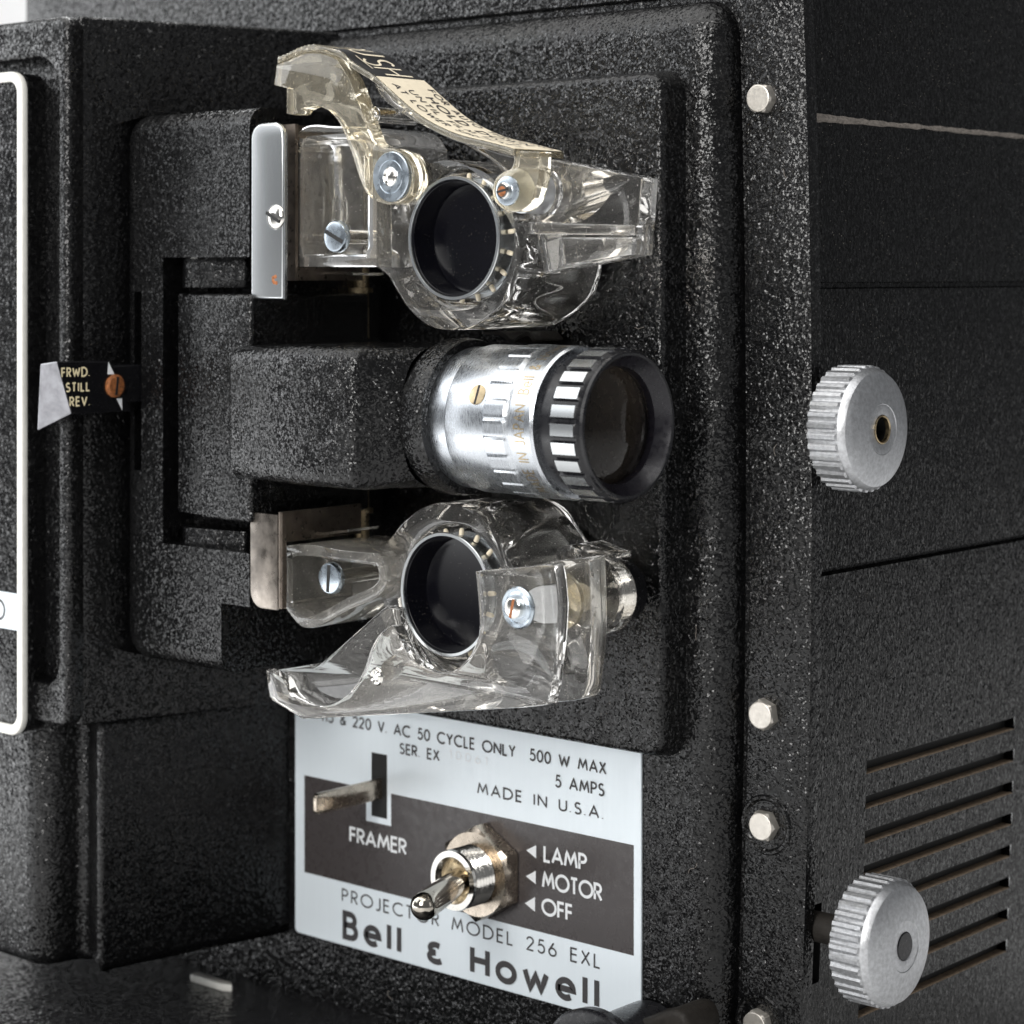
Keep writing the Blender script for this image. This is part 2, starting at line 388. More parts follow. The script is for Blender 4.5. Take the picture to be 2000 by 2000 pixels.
def strokes(mb, txt, length, cap, track, thick, fn, mi=0, lift=Vector((0, 0, 0))):
    """txt laid along u from 0 to length, v from 0 to cap, mapped to 3D by fn(u, v)"""
    pl, wd = layout(txt, track); sx = length/wd
    for si, p in enumerate(pl):
        off = lift*(si % 6)
        q = [(a*sx, b*cap) for a, b in p]
        d = [q[0]]
        for a, b in zip(q, q[1:]):
            L = math.hypot(b[0]-a[0], b[1]-a[1]); n = max(1, int(L/max(cap*0.25, 0.03)))
            for k in range(1, n+1): d.append((a[0]+(b[0]-a[0])*k/n, a[1]+(b[1]-a[1])*k/n))
        d = [x for i, x in enumerate(d) if i == 0 or math.hypot(x[0]-d[i-1][0], x[1]-d[i-1][1]) > 1e-5]
        cl = math.hypot(d[0][0]-d[-1][0], d[0][1]-d[-1][1]) < 1e-4
        h = thick/2; L = []; R = []; n = len(d)
        for i in range(n):
            a = Vector(d[i-1]) if i > 0 else (Vector(d[-2]) if cl else None)
            c = Vector(d[i+1]) if i < n-1 else (Vector(d[1]) if cl else None)
            b = Vector(d[i])
            e1 = (b-a).normalized() if a is not None else (c-b).normalized()
            e2 = (c-b).normalized() if c is not None else e1
            n1 = Vector((-e1.y, e1.x)); n2 = Vector((-e2.y, e2.x)); mm = n1+n2
            if mm.length < 1e-3: mm = n1
            mm = mm/max(mm.dot(n1), 0.55)
            bb = b.copy()
            if not cl and a is None: bb -= e2*h*0.0
            L.append(Vector(fn(*(bb+mm*h)))+off); R.append(Vector(fn(*(bb-mm*h)))+off)
        vs = L+R; mb.add(vs, [[i, i+1, n+i+1, n+i] for i in range(n-1)], mi)

# ------------------------------------------------------------------ the setting
def structure(name, mb, m):
    o = mb.build(name, m); o['kind'] = 'structure'; return o
t = MB(); t.add([(-160, -120, -18.42), (120, -120, -18.42), (120, 140, -18.42), (-160, 140, -18.42)], [[0, 1, 2, 3]])
structure('table_top', t, M_TABLE)
b0 = CAM + DR*190
t = MB(); q0 = b0-RT*170; q1 = b0+RT*20
sec = [(0, 90), (0, 10), (-2, -2), (-8, -12), (-18, -17), (-30, -18.4)]
t.loft([[tuple(q+DR*a+Vector((0, 0, z))) for a, z in sec] for q in (q0, q1)], closed=False)
structure('backdrop', t, M_DROP)

# ------------------------------------------------------------------ the projector
root = bpy.data.objects.new('film_projector', None); col.objects.link(root)
root.location = (-12.5, 2, -18.4)
root['label'] = 'black vintage film projector with chrome lens, clear plastic film guides and a silver control label'
root['category'] = 'film projector'
def lab(o, s): o['label'] = s; return o

def bendx(x, z):
    wgt = min(max((x+3.2)/2.0, 0), 1)
    return x - 0.0023*wgt*(z+4)**2
# front casting: flange, groove and the rounded raised field
mb = MB(); L = []
X0, X1, Z0, Z1 = -25.3, 0.0, -18.4, 12.0
def ring(x0, x1, z0, z1, r, y): return [(bendx(a, b), y, b) for a, b in rrect(x0, x1, z0, z1, r, 8, 26)]
L.append(ring(X0, X1, Z0, Z1, .06, .34)); L.append(ring(X0, X1, Z0, Z1, .06, .05))
L.append(ring(X0+.015, X1-.015, Z0+.015, Z1-.015, .06, .015)); L.append(ring(X0+.05, X1-.05, Z0+.05, Z1-.05, .06, 0))
bx0, bx1, bz0, bz1, br = -24.4, -1.50, -18.0, 5.70, .95
for o, y in ((-.02, 0), (0, .015), (.02, .05), (.03, .12), (.16, .12)): L.append(ring(bx0+o, bx1-o, bz0+o, bz1-o, br-o, y))
for k in range(10):
    a = PI/2*k/9; L.append(ring(bx0+.17+.72*(1-math.cos(a)), bx1-.17-.72*(1-math.cos(a)), bz0+.17+.72*(1-math.cos(a)), bz1-.17-.72*(1-math.cos(a)), max(br-.17-.5*(1-math.cos(a)), .3), .10-.70*math.sin(a)))
mb.loft(L, False, True)
casting = mb.build('front_casting', M_WR, root)
BY = -0.60
# hex bolts on the flange
def hexbolt(px, py, rot, washer, tilt=0):
    X, Z = on_y(px, py, 0)
    m2 = MB()
    def hx(r, y, n=36):
        out = []
        for i in range(n):
            a = 2*PI*i/n; s = (a+rot) % (PI/3)-PI/6; out.append((X+r*math.cos(PI/6)/math.cos(s)*math.cos(a), y, Z+r*math.cos(PI/6)/math.cos(s)*math.sin(a)))
        return out
    def ci(r, y, n=36): return [(X+r*math.cos(2*PI*i/n), y, Z+r*math.sin(2*PI*i/n)) for i in range(n)]
    m2.loft([hx(.315, .05), hx(.315, -.17), ci(.268, -.215), ci(.25, -.222)], False, True)
    o = m2.build('hex_bolt', M_BOLT, casting, 20)
    if washer:
        m3 = MB(); m3.lathe([(-.05, .60), (.01, .60), (.05, .57), (.05, .52), (.004, .47)], (X, 0, Z), (0, -1, 0), 48, cap0=False, cap1=True)
        m3.build('bolt_seat', M_WR, casting)
    return o
hexbolt(1492, 193, .1, False); hexbolt(1496, 1394, .35, False); hexbolt(1497, 1611, .0, True); hexbolt(1485, 1999, .25, True)

# raised inner panel
mb = MB(); L = []
PX1, PZ1 = on_y(1294, 140, -1.25); PZ0 = on_y(1290, 1482, -1.25)[1]; PX0 = -12.9
PY = -1.25
for o, y in ((-.10, BY+.05), (-.08, BY-.06), (0.0, PY+.16)): L.append([(a, y, b) for a, b in rrect(PX0+o, PX1-o, PZ0+o, PZ1-o, .42-o, 8, 6)])
for k in range(1, 6):
    a = PI/2*k/5; o = .13*(1-math.cos(a)); L.append([(p, PY+.16-.16*math.sin(a), q) for p, q in rrect(PX0+o, PX1-o, PZ0+o, PZ1-o, .42-o, 8, 6)])
mb.loft(L, False, True)
mb.build('raised_panel', M_WR, root)

# right-hand side wall with grooves and cooling slots
WX = -0.27
zA = on_x(1604, 228, WX)[1]; zB = on_x(1604, 551, WX)[1]; zC = on_x(1604, 1113, WX)[1]; zD = on_x(1604, 1665, WX)[1]
mb = MB()
slots = []
ys = on_x(1697, 1500, WX)[0]; ye = on_x(1986, 1430, WX)[0]
zt0 = on_x(1699, 1300+515*.3623, WX)[1]; ztl = on_x(1684, 1300+1862*.3623, WX)[1]
for k in range(8):
    zt = zt0+(ztl-zt0)*k/7; slots.append((zt-.27, zt))
prof = [(-18.3, 0)]
def px_(z, d): prof.append((z, d))
zk = on_x(1600, 1845, WX)[1]
ky0, ky1, kz0, kz1 = .02, .95, zk-.85, zk+.75
zl = sorted(set([-18.3, 12.0] + [q for s in slots for q in s] + [zC-.13, zC-.09, zC-.02, zC, zB-.14, zB-.11, zB-.02, zB, zA-.16, zA-.04, zA, zA+.004] + [kz0, kz1] + [12-i*1.1 for i in range(1, 27)]))
def depth(z):
    if z > zA: return .20
    if z > zA-.04: return .01+(z-zA+.04)*2.5
    if zB-.12 < z < zB-.01: return .16
    if zC-.10 < z < zC-.01: return .15
    if z < zC-.1: return -.03
    return 0.0
yl = [.06, .36, ky1, ys, ye, 14.0]
for a, b in zip(zl, zl[1:]):
    inslot = any(s0-1e-6 <= a < s1-1e-6 for s0, s1 in slots)
    da, db = depth(a+1e-4), depth(b-1e-4)
    # profile is stepped: side faces close the steps
    for c, d in zip(yl, yl[1:]):
        if inslot and abs(c-ys) < 1e-6: continue
        if abs(c-.36) < 1e-6 and a >= kz0-1e-6 and b <= kz1+1e-6: continue
        mb.add([(bendx(WX-da, a), c, a), (bendx(WX-da, a), d, a), (bendx(WX-db, b), d, b), (bendx(WX-db, b), c, b)], [[0, 1, 2, 3]], 0)
for i, z in enumerate(zl[1:-1]):
    da, db = depth(z-1e-4), depth(z+1e-4)
    if abs(da-db) > 1e-4:
        up = db > da                                   # ledge that catches dust
        mb.add([(bendx(WX-da, z), .06, z), (bendx(WX-da, z), 14, z), (bendx(WX-db, z), 14, z), (bendx(WX-db, z), .06, z)], [[0, 1, 2, 3]], 1 if up and z > zB else 0)
for s0, s1 in slots:
    x0 = bendx(WX+.03, s0); x1 = x0-.24
    yy0, yy1 = ys, ye
    mb.add([(x0, yy0, s0), (x0, yy1, s0), (x1, yy1, s0+.01), (x1, yy0, s0+.01)], [[0, 1, 2, 3]], 2)
    mb.add([(x0, yy0, s1), (x0, yy1, s1), (x1, yy1, s1), (x1, yy0, s1)], [[0, 1, 2, 3]], 3)
    for yv in (yy0, yy1): mb.add([(x0, yv, s0), (x0, yv, s1), (x1, yv, s1), (x1, yv, s0)], [[0, 1, 2, 3]], 0)
    mb.add([(x1, yy0, s0), (x1, yy1, s0), (x1, yy1, s1), (x1, yy0, s1)], [[0, 1, 2, 3]], 3)
h0, h1 = bendx(WX+.032, kz0), bendx(WX+.032, kz1); x1 = h0-1.2
for q in ([(h0, .36, kz0), (h0, ky1, kz0), (x1, ky1, kz0), (x1, .36, kz0)], [(h1, .36, kz1), (h1, ky1, kz1), (x1, ky1, kz1), (x1, .36, kz1)],
          [(h0, ky1, kz0), (h1, ky1, kz1), (x1, ky1, kz1), (x1, ky1, kz0)], [(h0, .36, kz0), (h1, .36, kz1), (x1, .36, kz1), (x1, .36, kz0)],
          [(x1, .36, kz0), (x1, ky1, kz0), (x1, ky1, kz1), (x1, .36, kz1)]):
    mb.add(q, [[0, 1, 2, 3]], 3)
wall = mb.build('side_shell', [M_WALL, M_FUZZ, M_DUST, M_BLK], root, weld=True)
mb = MB()
rows = []
for i in range(60):
    y = .06+i*13.9/59; rows.append(y)
lp = []
for y in rows:
    r = .045+.03*random.random()+.05*max(0, 1-y/3.5)
    lp.append([(bendx(WX+r*math.cos(a), zA), y, zA-.01+r*.8*math.sin(a)+random.uniform(-.014, .014)) for a in [PI*2*k/8 for k in range(8)]])
mb.loft(lp, True, True); mb.build('dust_ridge', M_FUZZ, wall)

# aluminium knobs on the right wall
def knob(px, py, Y, shaft, dark_core):
    k = (px-1000)/F
    X = None
    # axis runs along X at (Y, Z); face plane found from the photo position
    X = (k*(44.16+0.7496*Y) - 0.6619*Y - 5.86)/(0.7496+0.6619*k)
    Z = (HZ-py)/F*(44.16-0.6619*X+0.7496*Y)
    R = 1.235; N = 36; m2 = MB(); n = N*6
    X += .02
    def fl(r, x):
        out = []
        for i in range(n):
            ph = (i % 6); rr = r - (.05 if ph in (0,) else (.038 if ph in (1, 5) else 0.0)); a = 2*PI*i/n
            out.append((x, Y-rr*math.cos(a), Z+rr*math.sin(a)))
        return out
    def ci(r, x): return [(x, Y-r*math.cos(2*PI*i/n), Z+r*math.sin(2*PI*i/n)) for i in range(n)]
    m2.loft([ci(.5, X-.98), ci(R-.12, X-.98), ci(R-.055, X-.95)], True, False)
    m2.loft([ci(R-.055, X-.95), fl(R, X-.93), fl(R, X-.30), ci(R-.045, X-.27), ci(R-.05, X-.24), ci(R-.12, X-.13), ci(R-.18, X-.10)], False, False)
    m2.loft([ci(R-.18, X-.10), ci(.9, X-.045), ci(.58, X-.0), ci(.50, X+.01), ci(.485, X-.005), ci(.30, X+.0), ci(.275, X-.01)], False, False)
    kn = m2.build('control_knob', M_ALU, root, 26)
    m3 = MB()
    if dark_core:
        m3.lathe([(-.5, .275), (-.02, .275), (.01, .25), (.012, .01)], (X, Y, Z), (1, 0, 0), 32); m3.build('shaft_end', M_SAT, kn)
    else:
        m3.lathe([(-.02, .30), (.0, .285), (0, .25), (-.06, .245), (-.5, .24), (-.5, .01)], (X, Y, Z), (1, 0, 0), 32, cap0=False); m3.build('shaft_hole', [M_BLK], kn)
        m4 = MB(); m4.lathe([(-.04, .285), (.012, .282), (.02, .265), (.0, .245), (-.08, .24)], (X, Y, Z), (1, 0, 0), 32, cap0=False, cap1=False); m4.build('hole_rim', M_BRASS, kn)
    m5 = MB(); m5.lathe([(0, .30), (X-.95-(WX-1.1), .30)], (WX-1.1, Y, Z), (1, 0, 0), 28); m5.build('knob_shaft', M_BROWN, kn)
    return kn
lab(knob(1722, 839, .56, False, False), 'upper fluted aluminium knob with hollow black centre')
lab(knob(1766, 1848, .60, True, True), 'lower fluted aluminium knob with solid grey shaft end')

# ------------------------------------------------------------------ silver control label with writing
LY = BY-.045
def zx(x, y): return 550+x*.38820, 1380+y*.38820              # close-up position -> photo position
lx0, lz0 = on_y(576, 1826, LY); lx1 = on_y(1252, 1700, LY)[0]; lzt = on_y(1254, 1470, LY)[1]
zb = on_y(1100, 1960, LY)[1]
lz0 = (lz0+zb)/2
mb = MB(); mb.slab(fillet([(lx0, lz0, .12), (lx1, lz0, .5), (lx1, lzt+.6, .1), (lx0, lzt+.6, .1)]), LY, BY+.02, .012, res=1)
plate = mb.build('control_label', M_PLATE, root)
TY = LY-.006
def P(x, y): return on_y(*zx(x, y), LY)
bxl = P(115, 337)[0]; bxr = P(1772, 707)[0]
bzt = (P(115, 337)[1]+P(1775, 707)[1])/2; bzb = (P(106, 820)[1]+P(1760, 1262)[1])/2
sx0, sx1 = P(453, 400)[0], P(531, 400)[0]; szt, szb = P(490, 236)[1], P(490, 557)[1]
# dark printed band, notched round the slot's white outline
wx0, wx1, wz = P(426, 500)[0], P(551, 500)[0], P(490, 588)[1]
mb = MB()
for x0, x1, z0, z1 in ((bxl, wx0, bzb, bzt), (wx0, wx1, bzb, wz), (wx1, bxr, bzb, bzt)):
    mb.add([(x0, TY+.003, z0), (x1, TY+.003, z0), (x1, TY+.003, z1), (x0, TY+.003, z1)], [[0, 1, 2, 3]])
mb.build('printed_band', M_BAND, plate)
mb = MB(); mb.add([(sx0, TY, szb), (sx1, TY, szb), (sx1, TY, szt), (sx0, TY, szt)], [[0, 1, 2, 3]])
mb.build('framer_slot', M_BLK, plate)
def words(m, s, a, b, cap, thick, track=.26):
    mb = MB()
    xa, za = P(*a); xb, zb_ = P(*b); z = (za+zb_)/2
    cz = cap*.3882*(44.16-0.6619*(xa+xb)/2)/F
    strokes(mb, s, xb-xa, cz, track, thick, lambda u, v: (xa+u, TY-.003, z+v), lift=Vector((0, -.0012, 0)))
    mb.build('printed_line', m, plate)
words(M_INK, '115 & 220 V. AC 50 CYCLE ONLY  500 W MAX', (200, 70), (1632, 339), 52, .042)
words(M_INK, 'SER. EX', (597, 236), (793, 269), 48, .042)
words(M_INK, '5 AMPS', (1380, 404), (1622, 446), 56, .042)
words(M_INK, 'MADE IN U.S.A.', (988, 434), (1618, 565), 52, .040, .34)
words(M_INK, 'PROJECTOR MODEL 256 EXL', (307, 975), (1602, 1318), 62, .038, .36)
words(M_INK, 'Bell ~ Howell', (318, 1166), (1588, 1497), 122, .135, .42)
words(M_WHT, 'FRAMER', (347, 678), (627, 741), 68, .062, .2)
words(M_WHT, 'LAMP', (1324, 776), (1533, 823), 74, .062, .2)
words(M_WHT, 'MOTOR', (1316, 905), (1610, 976), 76, .062, .2)
words(M_WHT, 'OFF', (1314, 1044), (1463, 1074), 74, .062, .2)
for (a, b, c) in (((1232, 722), (1282, 697), (1282, 764)), ((1230, 853), (1280, 826), (1280, 893)), ((1225, 989), (1276, 958), (1276, 1032))):
    p, q, r = P(*a), P(*b), P(*c); mb = MB(); mb.add([(p[0], TY-.003, p[1]), (q[0], TY-.003, q[1]), (q[0], TY-.003, r[1])], [[0, 1, 2]]); mb.build('pointer_mark', M_WHT, plate)
words(M_WHT, '10061', (845, 252), (1035, 300), 40, .02, .5)
# framer lever through the slot
xm = (sx0+sx1)/2
yt = on_x(550+168*.3882, 1560, xm+.04)[0]
z1 = on_x(550+180*.3882, 1380+435*.3882, xm)[1]; z0 = on_x(550+180*.3882, 1380+540*.3882, xm)[1]
mb = MB(); mb.slab(fillet([(yt, z0, .1), (BY+.2, z0), (BY+.2, z1), (yt, z1, .1)]), -.07, .07, .03, 'Z')
mb.v = [(xm+.02-v[2], v[0], v[1]) for v in mb.v]
mb.build('framer_lever', M_WARM, root)
# toggle switch
tx, tz = on_y(952, 1700, LY)
sw = MB()
def hexl(r, y, n=36, rot=.52):
    out = []
    for i in range(n):
        a = 2*PI*i/n; s = (a+rot) % (PI/3)-PI/6; out.append((tx+r*math.cos(PI/6)/math.cos(s)*math.cos(a), y, tz+r*math.cos(PI/6)/math.cos(s)*math.sin(a)))
    return out
def cil(r, y, n=36): return [(tx+r*math.cos(2*PI*i/n), y, tz+r*math.sin(2*PI*i/n)) for i in range(n)]
sw.loft([cil(.74, LY), cil(.74, LY-.06), cil(.70, LY-.075), cil(.5, LY-.075)], False, True)
toggle = sw.build('toggle_switch', M_BAND, root)
sw = MB(); sw.loft([hexl(1.04, LY-.03), hexl(1.04, LY-.38), cil(.90, LY-.44), cil(.55, LY-.42)], False, True)
sw.build('hex_nut', M_WARM, toggle, 20)
sw = MB(); pr = [(0, .55)]
for k in range(7): pr += [(.02+k*.09, .64), (.065+k*.09, .585)]
pr += [(.70, .65), (.76, .63), (.76, .50), (.6, .42), (.35, .2)]
sw.lathe([(a+.36, r) for a, r in pr], (tx, LY, tz), (0, -1, 0), 40); sw.build('threaded_bush', M_CHR, toggle, 40)
p0 = Vector((tx, LY-.75, tz)); bxx, bzz = on_y(825, 1772, -3.55); p1 = Vector((bxx, -3.55, bzz)); dv = (p1-p0); ln = dv.length
sw = MB(); prf = [(-.2, .22), (.0, .22), (.15, .215), (.25, .19)]
sw.lathe([(0, .33)] + [(.0, .44), (.1, .46), (.22, .42), (.34, .27)], p0-dv.normalized()*.1, dv, 32); sw.build('pivot_ball', M_BRASS, toggle)
sw = MB(); prf = [(0, .27), (ln*.3, .275), (ln*.6, .285), (ln*.85, .295), (ln*.95, .295)]
for k in range(1, 9): a = PI/2*k/8; prf.append((ln*.95+.29*math.sin(a), .295*math.cos(a)))
sw.lathe(prf, p0, dv, 32); sw.build('bat_lever', plain('dark_nickel', (0.50, 0.46, 0.40), 0.1, 1.0), toggle)

# ------------------------------------------------------------------ lamp house on the left
mb = MB()
mb.slab(fillet([(-26, 0), (-26, -6.1), (-15.05, -6.1, .1), (-13.35, -.5), (-13.2, 0)]), -9.92, 5.66, .10, 'Z', 3)
mb.slab([fillet([(-26, -9.90), (-15.03, -9.90, .3), (-15.03, 5.64, .3), (-26, 5.64)], 8), fillet([(-25, -9.0, .3), (-15.42, -9.0, .5), (-15.42, 4.75, .7), (-25, 4.75, .3)], 8)], -6.46, -5.9, .14, res=4)
house = mb.build('lamp_house', M_WR, root)
fx1, fz1 = on_y(46, 138, -6.72); fz0 = on_y(44, 1440, -6.72)[1]
mb = MB(); mb.slab(fillet([(-25, fz0+.02), (fx1-.02, fz0+.02, .42), (fx1-.02, fz1-.02, .42), (-25, fz1-.02)], 8), -6.68, -6.05, .05); cover = mb.build('cover_plate', M_WR, house)
mb = MB(); mb.slab([fillet([(-25.1, fz0), (fx1, fz0, .45), (fx1, fz1, .45), (-25.1, fz1)], 8), fillet([(-24.9, fz0+.22), (fx1-.20, fz0+.22, .28), (fx1-.20, fz1-.22, .28), (-24.9, fz1-.22)], 8)], -6.76, -6.6, .03); mb.build('white_frame', M_FRM, house)
nz1 = on_y(20, 1158, -6.72)[1]; nz0 = on_y(20, 1229, -6.72)[1]
mb = MB(); mb.box(-25.0, fx1-.19, -6.735, -6.65, nz0, nz1); npl = mb.build('name_strip', M_PLATE, house)
mb = MB(); nx = on_y(-2, 1192, -6.74)[0]
strokes(mb, 'O', .40, .42, .2, .06, lambda u, v: (nx-.20+u, -6.741, (nz0+nz1)/2-.21+v)); mb.build('name_lettering', M_INK, house)
# lower body under the lamp house
mb = MB(); mb.slab(fillet([(-26, 0), (-26, -6.1), (*on_y(80, 1700, -6.1)[:1], -6.1, 1.0), (*on_y(172, 1700, -4.95)[:1], -4.95, .25), (*on_y(192, 1700, -5.5)[:1], -5.5, .13), (-14.25, -.5), (-14.0, 0)], 10), -15.55, -9.8, .3, 'Z', 4)
mb.build('lower_body', M_WR, root)
mb = MB(); mb.slab(fillet([(-27, -9, .5), (-.9, -9, .5), (-.9, -.3), (-27, -.3)]), -18.39, -16.85, .15, 'Z', 3)
mb.build('base_plinth', wrinkle('base_plinth_paint', base=.010, amp=.5, s1=20, spec=.35), root)
ty = -4.2
for _ in range(40): ty += (on_y(415, 1921, ty)[1]+16.80)*-.6 if False else 0
ty = min((abs(on_y(415, 1921, q*.05)[1]+16.80), q*.05) for q in range(-160, 10))[1]
a = on_y(377, 1907, ty); b = on_y(454, 1937, ty); hw = (b[0]-a[0])/2; xa = (a[0]+b[0])/2
mb = MB(); mb.slab(fillet([(xa-hw, ty-.13, .08), (xa+hw*.7, ty-.13, .08), (xa+hw, ty, .02), (xa+hw*.7, ty+.13, .08), (xa-hw, ty+.13, .08)]), -16.86, -16.68, .04, "Z")  # added white slab for the pale sliver by the base
lab(mb.build('base_sliver', M_FRM, root), 'small white sliver low down by the base')
# black knob and lever tip low in the picture
mb = MB()
kx, kz = on_y(1158, 2090, -2.6); kz -= .10; mb.lathe([(-1.9, 1.0), (-.25, 1.0), (-.22, 1.27), (0, 1.29), (.05, 1.26), (.07, 1.2), (.07, .7)], (kx, -2.6, kz), (0, -1, 0), 64)
kx2, kz2 = on_y(1100, 2096, -3.5); kz2 -= .10; mb.lathe([(-.9, .9), (-.05, 1.1), (.02, 1.09), (.05, 1.04), (.02, .95), (.0, .4)], (kx, -3.5, kz), (0, -1, 0), 64)
mb.build('black_knob', M_SAT, root)
mb = MB(); mb.slab(smooth(poly_y([(1215, 2003), (1262, 1990), (1295, 1978), (1318, 1974), (1338, 1990), (1342, 2030), (1300, 2060), (1215, 2060)], -1.6)), -1.6, -.5, .12, res=3)
mb.build('release_lever', M_BROWN, root)

# ------------------------------------------------------------------ gate block, hinges, carrier
GY = -5.15
mb = MB()
ga, gb = on_y(238, 226, GY), on_y(545, 1338, GY)
gr_ = fillet([(ga[0], ga[1], .62), (gb[0], ga[1], .5), (gb[0], gb[1], .5), (ga[0], gb[1], .62)], 10)
mb.slab(gr_, GY, -.8, .42, res=6)
gx = [on_y(345, 500, -4.3)[0]-.3, on_y(487, 500, GY)[0]-.02]
gs = [on_y(262, 570, GY), on_y(276, 570, GY), on_y(276, 919, GY)]
gate = mb.build('film_gate', M_WR, root)
mb = MB(); s0 = on_y(255, 560, GY); s1 = on_y(285, 930, GY); mb.box(s0[0], s1[0], -4.6, -4.5, s1[1], s0[1]); mb.build('slot_shade', M_BLK, gate)  # black sheet on the slot floor stands for the shade inside
mb = MB(); mb.box(gs[0][0], gs[1][0], -5.6, -4.55, gs[2][1], gs[0][1]); cut(gate, mb)
mb = MB(); mb.slab(inset(gr_, -.13), -7.0, -.4, 0); cut(house, mb)
q = on_y(487, 700, GY)[0]; mb = MB(); mb.box(q, q+3, -6, -.5, -12, 6); cut(gate, mb)
a = on_y(318, 503, GY); b = on_y(500, 1083, GY); mb = MB(); mb.box(a[0], q+1, -6, -4.25, b[1], a[1]); cut(gate, mb)
a = on_y(432, 1178, GY); mb = MB(); mb.box(a[0], q+1, -6, -.5, -12, a[1]); cut(gate, mb)
for (ya, yb, pin) in ((500, 562, 496), (1028, 1086, 1090)):
    cx, z_1 = on_y(388, ya, -4.75); z_0 = on_y(388, yb, -4.75)[1]
    m2 = MB(); xr = on_y(478, 600, -4.75)[0]
    m2.slab(fillet([(cx-.5, -4.2), (cx-.5, -4.8, .3), (cx-.1, -5.06, .35), (xr, -4.75, .1), (xr, -4.0)], 8), z_0, z_1, .03, 'Z'); m2.build('hinge_knuckle', M_WF, gate)
    m2 = MB(); zz = on_y(382, pin, -4.95)[1]; m2.lathe([(-.1, .11), (.02, .11), (.05, .07)], (on_y(382, pin, -4.95)[0], -4.95, zz), (0, 0, 1 if pin < 700 else -1), 20); m2.build('hinge_pin', M_CHR, gate)

CYF = -5.42
mb = MB()
cp = [on_y(389, 574, CYF)+(.04,), on_y(490, 574, CYF)+(.06,), on_y(490, 1022, CYF)+(.06,), on_y(389, 1022, CYF)+(.04,)]
zt, zb2 = cp[0][1], cp[2][1]
cp = [(cp[0][0], zt, .10), (cp[1][0], zt, .10), (cp[1][0], zb2, .10), (cp[0][0], zb2, .10)]
mb.slab(fillet(cp), CYF, -1.95, .09, res=4)
xs0 = on_y(346, 600, -5.0)[0]; mb.slab(fillet([(xs0, zt), (cp[0][0]+.1, zt), (cp[0][0]+.1, zb2), (xs0, zb2)]), -5.0, -3.9, .06)
xs1 = on_y(369, 600, -5.2)[0]; mb.slab(fillet([(xs1, zt-.02), (cp[0][0]+.1, zt-.02), (cp[0][0]+.1, zb2+.02), (xs1, zb2+.02)]), -5.2, -4.0, .05)
carrier = mb.build('lens_carrier', M_WF, root)
# lens axis
AY = -3.8
AX = on_y(1217, 831, AY); AZ = AX[1]
# lens holder: square-shouldered box that runs into a round collar
def sup(x, y0, y1, hz, e, n=96):
    """rounded-square section of the holder between the faces y0 and y1"""
    out = []; cy_, hy = (y0+y1)/2, (y1-y0)/2
    for i in range(n):
        a = 2*PI*i/n; c, s_ = math.cos(a), math.sin(a)
        k = (abs(c)**e+abs(s_)**e)**(-1/e)
        out.append((x, cy_-hy*k*c, AZ+hz*k*s_))
    return out
HF = -6.0
hx0 = on_y(441, 800, HF)[0]; hx1 = on_y(692, 800, HF)[0]
cx0 = on_y(776, 800, AY-1.62)[0]; cx1 = on_y(829, 800, AY-1.5)[0]
mb = MB()
mb.loft([sup(hx0, HF+.16, -2.3, 1.24, 12), sup(hx0+.05, HF+.06, -2.3, 1.33, 12), sup(hx0+.16, HF, -2.3, 1.37, 12), sup((hx0+hx1)/2, HF, -2.3, 1.42, 11), sup(hx1-.16, HF, -2.3, 1.42, 10), sup(hx1-.05, HF+.05, -2.3, 1.41, 9), sup(hx1, HF+.14, -2.3, 1.40, 8),
         sup(hx1+.35, HF+.52, -2.3, 1.40, 5), sup((hx1+cx0)/2+.25, AY-1.42, AY+1.42, 1.43, 3), sup(cx0-.12, AY-1.44, AY+1.44, 1.46, 2.2), sup(cx0-.04, AY-1.53, AY+1.53, 1.53, 2), sup(cx0+.06, AY-1.57, AY+1.57, 1.57, 2), sup(cx1-.22, AY-1.57, AY+1.57, 1.57, 2), sup(cx1-.06, AY-1.53, AY+1.53, 1.53, 2), sup(cx1-.05, AY-1.39, AY+1.39, 1.39, 2)], True, True)
holder = mb.build('lens_holder', M_WF, root, 40)

# ------------------------------------------------------------------ the lens
def lX(px, r): return on_y(px, 815, AY-r)[0]
e = [lX(834, 1.40), lX(868, 1.44), lX(943, 1.47), lX(986, 1.47), lX(995, 1.42), lX(1039, 1.46), lX(1078, 1.36), lX(1122, 1.45), lX(1131, 1.40)]
O = (0, AY, AZ)
mb = MB(); mb.lathe([(e[0]-.3, 1.3), (e[0], 1.385), (e[0]+.03, 1.40), (e[1]-.02, 1.41), (e[1], 1.44), (e[1]+.03, 1.455), (e[2]-.03, 1.455), (e[2]-.01, 1.40)], O, (1, 0, 0), 128)
lens = mb.build('projection_lens', M_BRU, root, 30)
n = 26*10; mb = MB()
def flx(x, r, d):
    out = []
    for i in range(n):
        a = 2*PI*(i+3)/n; ph = i % 10
        q = r*math.cos(PI/26)/math.cos((ph-5)/10*2*PI/26) if ph > 0 else r-d
        if ph in (1, 9): q -= d*.15
        out.append((x, AY-q*math.cos(a), AZ+q*math.sin(a)))
    return out
def cix(x, r): return [(x, AY-r*math.cos(2*PI*(i+3)/n), AZ+r*math.sin(2*PI*(i+3)/n)) for i in range(n)]
mb.loft([cix(e[2]-.02, 1.42), flx(e[2], 1.49, .03), flx(e[3]-.06, 1.49, .03), cix(e[3], 1.45), cix(e[4], 1.44), cix(e[4]+.02, 1.475), cix(e[5]-.06, 1.475), cix(e[5], 1.44), cix(e[5]+.01, 1.30)])
fr = mb.build('focus_ring', M_BRU, lens, 24)
mb = MB(); R = 1.478
